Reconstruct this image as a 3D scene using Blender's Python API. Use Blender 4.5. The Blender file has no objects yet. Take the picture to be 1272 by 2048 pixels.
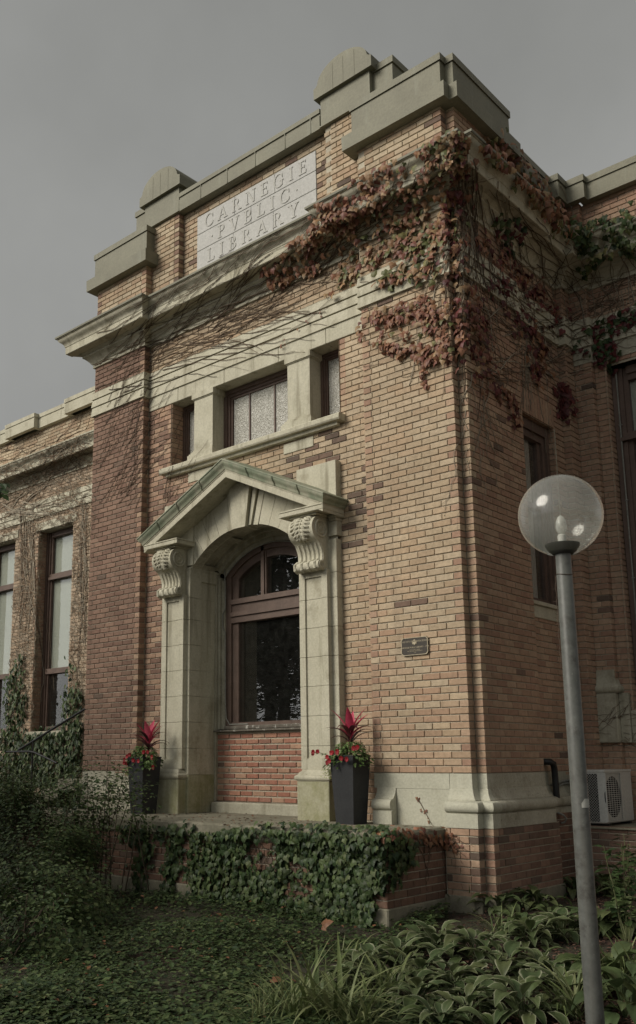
import bpy, math, random
from mathutils import Vector, Matrix
from mathutils.bvhtree import BVHTree

R_ = math.radians
SC = bpy.context.scene
COL = SC.collection
random.seed(7)
V = Vector

# ------------------------------------------------------------------ camera
CAM = V((4.883864, -8.38, 0.0))                      # eye height is z = 0
CF, CCX, CCY = 1856.939, 520.289, 1156.812            # focal length and principal point on a 1272 x 2048 frame
RIGHT = V((0.73372859, 0.67942876, -0.00434992))
DOWN = V((-0.13386619, 0.13828213, -0.98130418))
FWD = V((-0.66612476, 0.72059324, 0.19241409))
cd = bpy.data.cameras.new('camera')
cam = bpy.data.objects.new('camera', cd)
COL.objects.link(cam)
m = Matrix((RIGHT, -DOWN, -FWD)).transposed().to_4x4()
m.translation = CAM
cam.matrix_world = m
cd.sensor_fit = 'VERTICAL'
cd.sensor_height = 36.0
cd.lens = CF / 2048 * 36.0
cd.shift_x = (636 - CCX) / 2048
cd.shift_y = (CCY - 1024) / 2048
cd.clip_start = 0.05
cd.clip_end = 600
SC.camera = cam

# ------------------------------------------------------------------ light
SUN_AZ, SUN_EL = 28.0, 33.0          # degrees to the left of the facade's normal, degrees above the horizon
EXPOSURE = -0.3
SC.view_settings.view_transform = 'Standard'
SC.view_settings.look = 'None'
SC.view_settings.exposure = EXPOSURE
SC.view_settings.gamma = 1.0
SC.view_settings.use_curve_mapping = False
sdir = V((-math.sin(R_(SUN_AZ)) * math.cos(R_(SUN_EL)), -math.cos(R_(SUN_AZ)) * math.cos(R_(SUN_EL)), math.sin(R_(SUN_EL))))
sl = bpy.data.lights.new('sun', 'SUN')
sl.energy = 3.3
sl.angle = R_(30)
sl.color = (1.0, 0.93, 0.80)
sun = bpy.data.objects.new('sun', sl)
COL.objects.link(sun)
sun.rotation_euler = sdir.to_track_quat('Z', 'Y').to_euler()
W = bpy.data.worlds.new('World')
SC.world = W
W.use_nodes = True
nt = W.node_tree
nt.nodes.clear()
wo = nt.nodes.new('ShaderNodeOutputWorld')
bg = nt.nodes.new('ShaderNodeBackground')
sky = nt.nodes.new('ShaderNodeTexSky')
sky.sky_type = 'NISHITA'
sky.sun_disc = False
sky.sun_elevation = R_(SUN_EL)
sky.sun_rotation = R_(180 + SUN_AZ)
sky.dust_density = 3.0
sky.air_density = 1.4
hs = nt.nodes.new('ShaderNodeHueSaturation')
hs.inputs['Saturation'].default_value = 0.02          # thin overcast: the blue is veiled
mixw = nt.nodes.new('ShaderNodeMix')
mixw.data_type = 'RGBA'
mixw.inputs[0].default_value = 0.36
mixw.inputs[7].default_value = (1.90, 1.96, 1.66, 1)   # the even cloud layer
nt.links.new(sky.outputs[0], hs.inputs['Color'])
nt.links.new(hs.outputs[0], mixw.inputs[6])
tc_ = nt.nodes.new('ShaderNodeTexCoord')
cl_ = nt.nodes.new('ShaderNodeTexNoise')
cl_.inputs['Scale'].default_value = 2.2
cl_.inputs['Detail'].default_value = 5
cl_.inputs['Roughness'].default_value = 0.55
nt.links.new(tc_.outputs['Generated'], cl_.inputs[0])
cr_ = nt.nodes.new('ShaderNodeMapRange')
cr_.inputs[1].default_value, cr_.inputs[2].default_value = 0.3, 0.7
cr_.inputs[3].default_value, cr_.inputs[4].default_value = 0.86, 1.14
nt.links.new(cl_.outputs[0], cr_.inputs[0])
mm_ = nt.nodes.new('ShaderNodeVectorMath')
mm_.operation = 'SCALE'
nt.links.new(mixw.outputs[2], mm_.inputs[0])
nt.links.new(cr_.outputs[0], mm_.inputs['Scale'])
nt.links.new(mm_.outputs[0], bg.inputs[0])
bg.inputs[1].default_value = 0.135
nt.links.new(bg.outputs[0], wo.inputs[0])


# ------------------------------------------------------------------ helpers
def project(p):
    d = p - CAM
    z = d.dot(FWD)
    if z < 0.1:
        return None
    return (CF * d.dot(RIGHT) / z + CCX, CF * d.dot(DOWN) / z + CCY, z)


def ray(px, py):
    return (RIGHT * ((px - CCX) / CF) + DOWN * ((py - CCY) / CF) + FWD).normalized()


def at_y(px, py, y):
    d = ray(px, py)
    return CAM + d * ((y - CAM.y) / d.y)


def at_z(px, py, z):
    d = ray(px, py)
    return CAM + d * ((z - CAM.z) / d.z)


class MB:
    def __init__(s):
        s.v = []
        s.f = []
        s.c = []

    def add(s, vs, fs, col=None):
        o = len(s.v)
        s.v.extend([tuple(p) for p in vs])
        s.f.extend([tuple(i + o for i in f) for f in fs])
        s.c.extend([col or (1, 1, 1)] * len(vs))

    def box(s, x0, x1, y0, y1, z0, z1, col=None):
        s.add([(x0, y0, z0), (x1, y0, z0), (x1, y1, z0), (x0, y1, z0), (x0, y0, z1), (x1, y0, z1), (x1, y1, z1), (x0, y1, z1)],
              [(0, 1, 5, 4), (1, 2, 6, 5), (2, 3, 7, 6), (3, 0, 4, 7), (4, 5, 6, 7), (3, 2, 1, 0)], col)
        return s

    def bbox(s, x0, x1, y0, y1, z0, z1, b=0.008, col=None):
        """a block whose vertical and horizontal arrises are chamfered"""
        vs, fs = [], []
        for z, i in ((z0, b), (z0 + b, 0), (z1 - b, 0), (z1, b)):
            a0, a1, b0, b1 = x0 + i, x1 - i, y0 + i, y1 - i
            vs += [(a0 + b, b0, z), (a1 - b, b0, z), (a1, b0 + b, z), (a1, b1 - b, z), (a1 - b, b1, z), (a0 + b, b1, z), (a0, b1 - b, z), (a0, b0 + b, z)]
        for k in range(3):
            for i in range(8):
                j = (i + 1) % 8
                fs.append((k * 8 + i, k * 8 + j, k * 8 + 8 + j, k * 8 + 8 + i))
        fs.append(tuple(range(7, -1, -1)))
        fs.append(tuple(range(24, 32)))
        s.add(vs, fs, col)
        return s

    def prism(s, poly, fn, a, b, col=None):
        """poly of 2-D points; fn(p, t) gives the 3-D point at extrusion t"""
        n = len(poly)
        vs = [fn(p, a) for p in poly] + [fn(p, b) for p in poly]
        fs = [tuple(range(n)), tuple(range(2 * n - 1, n - 1, -1))]
        for i in range(n):
            j = (i + 1) % n
            fs.append((j, i, n + i, n + j))
        s.add(vs, fs, col)
        return s

    def sweep(s, path, prof, col=None, caps=True):
        n = len(path)
        nm = []
        for i in range(n - 1):
            d = V((path[i + 1][0] - path[i][0], path[i + 1][1] - path[i][1], 0)).normalized()
            nm.append(V((d.y, -d.x, 0)))
        off = []
        for i in range(n):
            if i == 0:
                off.append(nm[0])
            elif i == n - 1:
                off.append(nm[-1])
            else:
                a, b = nm[i - 1], nm[i]
                off.append((a + b) / (1 + a.dot(b)) if a.dot(b) > -0.9 else a)
        vs = []
        for i in range(n):
            for d, z in prof:
                vs.append((path[i][0] + off[i].x * d, path[i][1] + off[i].y * d, z))
        k = len(prof)
        fs = []
        for i in range(n - 1):
            for j in range(k - 1):
                fs.append((i * k + j, (i + 1) * k + j, (i + 1) * k + j + 1, i * k + j + 1))
        if caps:
            fs.append(tuple(range(k)))
            fs.append(tuple(range((n - 1) * k + k - 1, (n - 1) * k - 1, -1)))
        s.add(vs, fs, col)
        return s

    def tube(s, pts, r, n=5, col=None, taper=1.0):
        pts = [V(p) for p in pts]
        vs, fs = [], []
        m_ = len(pts)
        for i, p in enumerate(pts):
            t = (pts[min(i + 1, m_ - 1)] - pts[max(i - 1, 0)])
            if t.length < 1e-6:
                t = V((0, 0, 1))
            t.normalize()
            a = t.orthogonal().normalized() if i == 0 else (a - t * a.dot(t)).normalized() if (a - t * a.dot(t)).length > 1e-4 else t.orthogonal().normalized()
            b = t.cross(a)
            rr = (r[i] if isinstance(r, (list, tuple)) else r * (1 + (taper - 1) * i / max(1, m_ - 1)))
            for k in range(n):
                an = 2 * math.pi * k / n
                vs.append(p + a * (rr * math.cos(an)) + b * (rr * math.sin(an)))
        for i in range(m_ - 1):
            for k in range(n):
                j = (k + 1) % n
                fs.append((i * n + k, i * n + j, (i + 1) * n + j, (i + 1) * n + k))
        fs.append(tuple(range(n - 1, -1, -1)))
        fs.append(tuple(range((m_ - 1) * n, m_ * n)))
        s.add(vs, fs, col)
        return s

    def lathe(s, prof, c, n=32, col=None):
        vs, fs = [], []
        for r, z in prof:
            for k in range(n):
                an = 2 * math.pi * k / n
                vs.append((c[0] + r * math.cos(an), c[1] + r * math.sin(an), c[2] + z))
        for i in range(len(prof) - 1):
            for k in range(n):
                j = (k + 1) % n
                fs.append((i * n + k, i * n + j, (i + 1) * n + j, (i + 1) * n + k))
        s.add(vs, fs, col)
        return s

    def ball(s, c, rx, ry, rz, n=8, m_=5, col=None):
        prof = [(math.sin(math.pi * i / m_), -math.cos(math.pi * i / m_)) for i in range(m_ + 1)]
        vs, fs = [], []
        for r, z in prof:
            for k in range(n):
                an = 2 * math.pi * k / n
                vs.append((c[0] + rx * r * math.cos(an), c[1] + ry * r * math.sin(an), c[2] + rz * z))
        for i in range(m_):
            for k in range(n):
                j = (k + 1) % n
                fs.append((i * n + k, i * n + j, (i + 1) * n + j, (i + 1) * n + k))
        s.add(vs, fs, col)
        return s

    def mesh(s, name, mat, smooth=None):
        me = bpy.data.meshes.new(name)
        me.from_pydata(s.v, [], s.f)
        if s.c:
            at = me.attributes.new('tint', 'FLOAT_COLOR', 'POINT')
            buf = []
            for c in s.c:
                buf.extend((c[0], c[1], c[2], 1.0))
            at.data.foreach_set('color', buf)
        if mat:
            me.materials.append(mat)
        if smooth is not None:
            me.polygons.foreach_set('use_smooth', [True] * len(me.polygons))
            me.set_sharp_from_angle(angle=R_(smooth))
        me.update()
        return me

    def build(s, name, mat, parent=None, smooth=None, kind=None, label=None, solid=False):
        o = bpy.data.objects.new(name, s.mesh(name, mat, smooth))
        COL.objects.link(o)
        if parent:
            o.parent = parent
        if kind:
            o['kind'] = kind
        if label:
            o['label'] = label
        if solid:
            solidify(s)
        return o


SV, SF = [], []          # every solid surface of the building, for leaves and stems to lie on


def solidify(mb):
    o = len(SV)
    SV.extend(mb.v)
    SF.extend([tuple(i + o for i in f) for f in mb.f])


def thing(name, label, cat, group=None, loc=(0, 0, 0)):
    o = bpy.data.objects.new(name, None)
    o.empty_display_size = 0.2
    COL.objects.link(o)
    o.location = loc
    o['label'] = label
    o['category'] = cat
    if group:
        o['group'] = group
    return o


def tag(o, label, cat, group=None):
    o['label'] = label
    o['category'] = cat
    if group:
        o['group'] = group
    return o


def inst(name, mesh, parent, mat):
    o = bpy.data.objects.new(name, mesh)
    COL.objects.link(o)
    o.parent = parent
    o.matrix_local = mat
    return o


# ------------------------------------------------------------------ materials
def new_mat(name):
    mt = bpy.data.materials.new(name)
    mt.use_nodes = True
    n = mt.node_tree.nodes
    n.clear()
    out = n.new('ShaderNodeOutputMaterial')
    p = n.new('ShaderNodeBsdfPrincipled')
    mt.node_tree.links.new(p.outputs[0], out.inputs[0])
    return mt, mt.node_tree, p, out


def pos_noise(t, scale, detail=4, rough=0.6, stretch=(1, 1, 1)):
    g = t.nodes.new('ShaderNodeNewGeometry')
    mp = t.nodes.new('ShaderNodeMapping')
    mp.inputs['Scale'].default_value = stretch
    t.links.new(g.outputs['Position'], mp.inputs[0])
    nz = t.nodes.new('ShaderNodeTexNoise')
    nz.inputs['Scale'].default_value = scale
    nz.inputs['Detail'].default_value = detail
    nz.inputs['Roughness'].default_value = rough
    t.links.new(mp.outputs[0], nz.inputs[0])
    return nz.outputs[0]


def ramp(t, src, stops):
    r = t.nodes.new('ShaderNodeValToRGB')
    el = r.color_ramp.elements
    while len(el) < len(stops):
        el.new(0.5)
    for e, (p, c) in zip(el, stops):
        e.position = p
        e.color = (c[0], c[1], c[2], 1) if not isinstance(c, float) else (c, c, c, 1)
    t.links.new(src, r.inputs[0])
    return r.outputs[0]


def mixc(t, fac, a, b, mode='MIX'):
    mx = t.nodes.new('ShaderNodeMix')
    mx.data_type = 'RGBA'
    mx.blend_type = mode
    for s_, k in ((fac, 0), (a, 6), (b, 7)):
        if isinstance(s_, (int, float)):
            mx.inputs[k].default_value = s_
        elif isinstance(s_, tuple):
            mx.inputs[k].default_value = (s_[0], s_[1], s_[2], 1)
        else:
            t.links.new(s_, mx.inputs[k])
    return mx.outputs[2]


def bump(t, p, src, strength, dist):
    b = t.nodes.new('ShaderNodeBump')
    b.inputs['Strength'].default_value = strength
    b.inputs['Distance'].default_value = dist
    t.links.new(src, b.inputs['Height'])
    t.links.new(b.outputs[0], p.inputs['Normal'])


def tinted(name, rough=0.85, var=((0.3, 0.72), (0.7, 1.25)), scale=25, bstr=0.4, bdist=0.004, spots=None, trans=0.0):
    mt, t, p, out = new_mat(name)
    a = t.nodes.new('ShaderNodeAttribute')
    a.attribute_name = 'tint'
    nz = pos_noise(t, scale, 5, 0.65)
    c = mixc(t, 1.0, a.outputs['Color'], ramp(t, nz, [(var[0][0], var[0][1]), (var[1][0], var[1][1])]), 'MULTIPLY')
    if name == 'brick':
        c = mixc(t, 1.0, c, ramp(t, pos_noise(t, 0.9, 5, 0.6), [(0.30, 0.80), (0.70, 1.10)]), 'MULTIPLY')
        c = mixc(t, ramp(t, pos_noise(t, 3.2, 5, 0.65, (1, 1, 0.12)), [(0.56, 0.0), (0.74, 0.35)]), c, (0.16, 0.12, 0.09))
    if spots:
        s_ = pos_noise(t, spots[0], 6, 0.7)
        c = mixc(t, ramp(t, s_, [(spots[1], 0.0), (spots[2], spots[4])]), c, spots[3])
    t.links.new(c, p.inputs['Base Color'])
    p.inputs['Roughness'].default_value = rough
    p.inputs['Specular IOR Level'].default_value = 0.3
    if bstr:
        bump(t, p, pos_noise(t, scale * 3, 4), bstr, bdist)
    if trans:
        tr = t.nodes.new('ShaderNodeBsdfTranslucent')
        t.links.new(c, tr.inputs[0])
        ms = t.nodes.new('ShaderNodeMixShader')
        ms.inputs[0].default_value = trans
        t.links.new(p.outputs[0], ms.inputs[1])
        t.links.new(tr.outputs[0], ms.inputs[2])
        t.links.new(ms.outputs[0], out.inputs[0])
    return mt


def stony(name, col, col2, stain=None, streak=None, rough=0.9, scale=3.0, bstr=0.5, bdist=0.006, metal=0.0, spots=None):
    mt, t, p, out = new_mat(name)
    c = ramp(t, pos_noise(t, scale, 6, 0.65), [(0.32, col2), (0.68, col)])
    fine = ramp(t, pos_noise(t, 40, 4, 0.6), [(0.3, 0.86), (0.7, 1.1)])
    c = mixc(t, 1.0, c, fine, 'MULTIPLY')
    if streak:
        s_ = pos_noise(t, 7, 5, 0.6, (1, 1, 0.09))
        c = mixc(t, ramp(t, s_, [(streak[1], 0.0), (streak[2], streak[3])]), c, streak[0])
    if stain:
        s_ = pos_noise(t, stain[4] if len(stain) > 4 else 2.2, 7, 0.72)
        c = mixc(t, ramp(t, s_, [(stain[1], 0.0), (stain[2], stain[3])]), c, stain[0])
    if spots:
        s_ = pos_noise(t, spots[0], 4, 0.75)
        c = mixc(t, ramp(t, s_, [(spots[1], 0.0), (spots[2], spots[4])]), c, spots[3])
    t.links.new(c, p.inputs['Base Color'])
    p.inputs['Roughness'].default_value = rough
    p.inputs['Metallic'].default_value = metal
    p.inputs['Specular IOR Level'].default_value = 0.3
    if bstr:
        bump(t, p, pos_noise(t, 55, 5, 0.7), bstr, bdist)
    return mt


M = {}
M['brick'] = tinted('brick', 0.9, ((0.25, 0.74), (0.75, 1.18)), 22, 0.5, 0.004, spots=(7, 0.63, 0.74, (0.10, 0.07, 0.05), 0.6))
M['mortar'] = stony('mortar', (0.48, 0.435, 0.34), (0.37, 0.33, 0.255), scale=4, bstr=0.8, bdist=0.008)
M['stone'] = stony('limestone', (0.50, 0.475, 0.375), (0.43, 0.405, 0.31), stain=((0.20, 0.175, 0.115), 0.54, 0.70, 0.6), streak=((0.20, 0.18, 0.125), 0.53, 0.70, 0.7), spots=(34, 0.66, 0.71, (0.16, 0.14, 0.10), 0.6))
M['stone_grey'] = stony('weathered_limestone', (0.42, 0.40, 0.315), (0.33, 0.31, 0.24), stain=((0.13, 0.12, 0.075), 0.50, 0.68, 0.6), streak=((0.18, 0.16, 0.11), 0.52, 0.70, 0.6))
M['stone_clean'] = stony('pale_base_stone', (0.46, 0.45, 0.365), (0.40, 0.39, 0.31), stain=((0.28, 0.25, 0.17), 0.58, 0.76, 0.5), spots=(26, 0.66, 0.72, (0.12, 0.11, 0.075), 0.5))
M['stone_dirty'] = stony('lichened_base_stone', (0.46, 0.44, 0.36), (0.34, 0.32, 0.25), stain=((0.16, 0.14, 0.09), 0.50, 0.66, 0.6), spots=(38, 0.615, 0.67, (0.06, 0.052, 0.04), 0.85))
M['stone_moss'] = stony('mossy_pedestal_stone', (0.44, 0.42, 0.31), (0.34, 0.325, 0.22), stain=((0.19, 0.19, 0.075), 0.44, 0.62, 0.75, 3.0), streak=((0.17, 0.16, 0.08), 0.52, 0.7, 0.55))
M['panel'] = stony('painted_tablet', (0.47, 0.465, 0.445), (0.43, 0.425, 0.405), scale=2, bstr=0.15, bdist=0.002)
M['letter'] = stony('tablet_letters', (0.455, 0.45, 0.42), (0.41, 0.40, 0.37), scale=6, bstr=0.2, bdist=0.002)
M['metal_cap'] = stony('aged_metal_cap', (0.205, 0.197, 0.142), (0.160, 0.153, 0.110), streak=((0.27, 0.28, 0.225), 0.58, 0.76, 0.5), stain=((0.11, 0.105, 0.08), 0.55, 0.72, 0.4), rough=0.62, scale=1.6, bstr=0.12, bdist=0.004)
M['copper'] = stony('patina_copper', (0.30, 0.31, 0.225), (0.15, 0.19, 0.125), stain=((0.40, 0.38, 0.29), 0.46, 0.62, 0.75, 3.0), streak=((0.09, 0.105, 0.07), 0.56, 0.74, 0.5), rough=0.6, scale=2.6, bstr=0.15, bdist=0.003)
M['concrete'] = stony('concrete', (0.27, 0.25, 0.19), (0.17, 0.16, 0.115), stain=((0.09, 0.09, 0.06), 0.48, 0.66, 0.6), scale=2.4)
M['concrete_pale'] = stony('pale_bounce_concrete', (0.36, 0.345, 0.30), (0.29, 0.28, 0.24), scale=1.4)
M['wood'] = stony('brown_painted_wood', (0.135, 0.092, 0.073), (0.098, 0.067, 0.054), streak=((0.20, 0.165, 0.14), 0.60, 0.75, 0.4), rough=0.55, scale=6, bstr=0.2, bdist=0.002)
M['wood_grey'] = stony('worn_sill_wood', (0.15, 0.135, 0.11), (0.085, 0.072, 0.058), spots=(14, 0.58, 0.64, (0.45, 0.44, 0.40), 0.85), rough=0.8, scale=9)
M['black_metal'] = stony('black_painted_metal', (0.012, 0.012, 0.013), (0.02, 0.02, 0.02), rough=0.4, bstr=0.1, bdist=0.002)
M['post'] = stony('grey_painted_steel', (0.115, 0.118, 0.108), (0.078, 0.082, 0.074), stain=((0.045, 0.04, 0.035), 0.52, 0.64, 0.7, 11.0), streak=((0.16, 0.15, 0.13), 0.56, 0.7, 0.5), spots=(60, 0.66, 0.70, (0.28, 0.28, 0.25), 0.6), rough=0.45, scale=5, bstr=0.06, bdist=0.002)
M['collar'] = stony('dark_globe_collar', (0.055, 0.055, 0.05), (0.035, 0.035, 0.03), rough=0.5, scale=9, bstr=0.1, bdist=0.002)
M['planter'] = stony('charcoal_planter', (0.030, 0.031, 0.033), (0.022, 0.023, 0.025), rough=0.55, scale=5, bstr=0.25, bdist=0.003)
M['soil'] = stony('soil', (0.03, 0.02, 0.014), (0.015, 0.01, 0.008), scale=30)
M['white_metal'] = stony('white_enamel', (0.52, 0.52, 0.49), (0.47, 0.47, 0.44), rough=0.45, scale=3, bstr=0.05, bdist=0.001, stain=((0.3, 0.29, 0.25), 0.6, 0.75, 0.4))
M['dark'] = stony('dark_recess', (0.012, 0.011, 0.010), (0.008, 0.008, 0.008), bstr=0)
M['bronze'] = stony('dark_bronze', (0.045, 0.037, 0.028), (0.035, 0.029, 0.022), rough=0.5, scale=8, bstr=0.2, bdist=0.001)
M['bronze_light'] = stony('polished_bronze', (0.42, 0.36, 0.25), (0.34, 0.29, 0.20), rough=0.45, scale=20, bstr=0.1, bdist=0.001)
M['blind'] = stony('pale_blind', (0.42, 0.435, 0.385), (0.38, 0.395, 0.345), rough=0.9, scale=1.5, bstr=0.05, bdist=0.002)
M['curtain'] = stony('grey_curtain', (0.26, 0.27, 0.24), (0.20, 0.21, 0.19), rough=0.9, scale=1.5, bstr=0.05, bdist=0.002)
M['bark'] = stony('bark', (0.11, 0.085, 0.06), (0.06, 0.046, 0.033), scale=9, bstr=0.9, bdist=0.02)
M['stem'] = tinted('vine_stem', 0.9, ((0.3, 0.7), (0.7, 1.25)), 30, 0.3, 0.003)
M['leaf'] = tinted('leaf', 0.5, ((0.3, 0.72), (0.7, 1.25)), 14, 0, 0, trans=0.22)
M['petal'] = tinted('petal', 0.6, ((0.3, 0.8), (0.7, 1.15)), 20, 0, 0, trans=0.25)
M['white_plastic'] = stony('white_ceramic', (0.62, 0.61, 0.57), (0.58, 0.57, 0.53), rough=0.4, bstr=0)
M['sticker'] = stony('paper_sticker', (0.42, 0.42, 0.38), (0.36, 0.36, 0.32), rough=0.7, scale=30, bstr=0)
M['wire'] = stony('rusty_wire', (0.09, 0.06, 0.04), (0.05, 0.035, 0.025), rough=0.7, scale=20, bstr=0)
M['conduit'] = stony('grey_conduit', (0.25, 0.25, 0.22), (0.18, 0.18, 0.16), rough=0.5, scale=20, bstr=0)


def thin_glass(name, tint=(1, 1, 1), dirt=0.05, dirtcol=(0.5, 0.5, 0.46), rough=0.0, bumpy=None, fac=1.0, even=False):
    mt, t, p, out = new_mat(name)
    t.nodes.remove(p)
    tr = t.nodes.new('ShaderNodeBsdfTransparent')
    tr.inputs[0].default_value = (tint[0], tint[1], tint[2], 1)
    gl = t.nodes.new('ShaderNodeBsdfGlossy')
    gl.inputs['Roughness'].default_value = rough
    fr = t.nodes.new('ShaderNodeFresnel')
    ge = t.nodes.new('ShaderNodeNewGeometry')
    io = t.nodes.new('ShaderNodeMapRange')               # same index from either side of the thin pane
    io.inputs[3].default_value, io.inputs[4].default_value = 1.5, 1 / 1.5
    t.links.new(ge.outputs['Backfacing'], io.inputs[0])
    t.links.new(io.outputs[0], fr.inputs[0])
    mul = t.nodes.new('ShaderNodeMath')
    mul.operation = 'MULTIPLY'
    mul.inputs[1].default_value = 1.7 * fac
    mul.use_clamp = True
    t.links.new(fr.outputs[0], mul.inputs[0])
    ms = t.nodes.new('ShaderNodeMixShader')
    t.links.new(mul.outputs[0], ms.inputs[0])
    t.links.new(tr.outputs[0], ms.inputs[1])
    t.links.new(gl.outputs[0], ms.inputs[2])
    df = t.nodes.new('ShaderNodeBsdfDiffuse')
    df.inputs[0].default_value = (dirtcol[0], dirtcol[1], dirtcol[2], 1)
    m2 = t.nodes.new('ShaderNodeMixShader')
    nz = pos_noise(t, 9, 6, 0.7)
    t.links.new(ramp(t, nz, [(0.35, dirt * (0.85 if even else 0.4)), (0.75, dirt * (1.15 if even else 2.2))]), m2.inputs[0])
    t.links.new(ms.outputs[0], m2.inputs[1])
    t.links.new(df.outputs[0], m2.inputs[2])
    t.links.new(m2.outputs[0], out.inputs[0])
    if bumpy:
        b = t.nodes.new('ShaderNodeBump')
        b.inputs['Strength'].default_value = bumpy[1]
        b.inputs['Distance'].default_value = 0.02
        t.links.new(pos_noise(t, bumpy[0], 2), b.inputs['Height'])
        t.links.new(b.outputs[0], gl.inputs['Normal'])
    return mt


M['glass'] = thin_glass('window_glass', (0.96, 0.97, 0.96), 0.008, bumpy=(3, 0.02))
M['globe'] = thin_glass('clear_globe_glass', (0.94, 0.95, 0.93), 0.15, (0.74, 0.74, 0.68), rough=0.12, fac=0.8, even=True)
M['bulb'] = thin_glass('bulb_glass', (0.95, 0.95, 0.93), 0.4, (0.7, 0.7, 0.66))
# hammered privacy glass, pale with a raised grain
mt, t, p, out = new_mat('hammered_glass')
vo = t.nodes.new('ShaderNodeTexVoronoi')
vo.inputs['Scale'].default_value = 52
g_ = t.nodes.new('ShaderNodeNewGeometry')
t.links.new(g_.outputs['Position'], vo.inputs[0])
t.links.new(ramp(t, vo.outputs['Distance'], [(0.15, (0.25, 0.245, 0.21)), (0.5, (0.44, 0.43, 0.385))]), p.inputs['Base Color'])
p.inputs['Roughness'].default_value = 0.22
bump(t, p, vo.outputs['Distance'], 1.0, 0.012)
M['hammered'] = mt
# bark mulch and earth
mt, t, p, out = new_mat('mulch')
c = ramp(t, pos_noise(t, 38, 6, 0.75), [(0.36, (0.018, 0.011, 0.008)), (0.55, (0.065, 0.035, 0.024)), (0.72, (0.12, 0.07, 0.05))])
c = mixc(t, ramp(t, pos_noise(t, 1.2, 4), [(0.40, 0.0), (0.52, 0.75)]), c, (0.036, 0.040, 0.018))
t.links.new(c, p.inputs['Base Color'])
p.inputs['Roughness'].default_value = 0.95
bump(t, p, pos_noise(t, 45, 5, 0.7), 1.0, 0.03)
M['mulch'] = mt

# ------------------------------------------------------------------ brickwork
COURSE, BLEN, ZB = 0.0736, 0.2135, -0.137
PAL = {
    'buff': [(0.42, 0.325, 0.22), (0.435, 0.34, 0.235), (0.41, 0.305, 0.205), (0.425, 0.33, 0.225), (0.395, 0.29, 0.192), (0.445, 0.355, 0.25)],
    'warm': [(0.40, 0.285, 0.192), (0.385, 0.265, 0.178), (0.41, 0.30, 0.205), (0.37, 0.245, 0.165), (0.395, 0.275, 0.185)],
    'pale': [(0.43, 0.345, 0.24), (0.46, 0.375, 0.265), (0.40, 0.30, 0.20), (0.44, 0.35, 0.245), (0.36, 0.26, 0.175)],
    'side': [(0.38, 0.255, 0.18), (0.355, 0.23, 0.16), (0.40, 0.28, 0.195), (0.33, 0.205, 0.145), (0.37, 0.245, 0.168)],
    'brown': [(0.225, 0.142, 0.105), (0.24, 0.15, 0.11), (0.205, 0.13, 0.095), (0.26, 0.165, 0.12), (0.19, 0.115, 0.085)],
    'red': [(0.34, 0.165, 0.115), (0.32, 0.145, 0.10), (0.37, 0.19, 0.13), (0.30, 0.15, 0.108), (0.39, 0.24, 0.165)],
    'vine': [(0.39, 0.30, 0.215), (0.36, 0.265, 0.185), (0.42, 0.33, 0.24)],
    'umber': [(0.17, 0.10, 0.07), (0.20, 0.115, 0.08), (0.15, 0.09, 0.065), (0.22, 0.13, 0.09)],
    'dark': [(0.15, 0.105, 0.08), (0.18, 0.12, 0.09), (0.125, 0.09, 0.07)],
}


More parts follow.
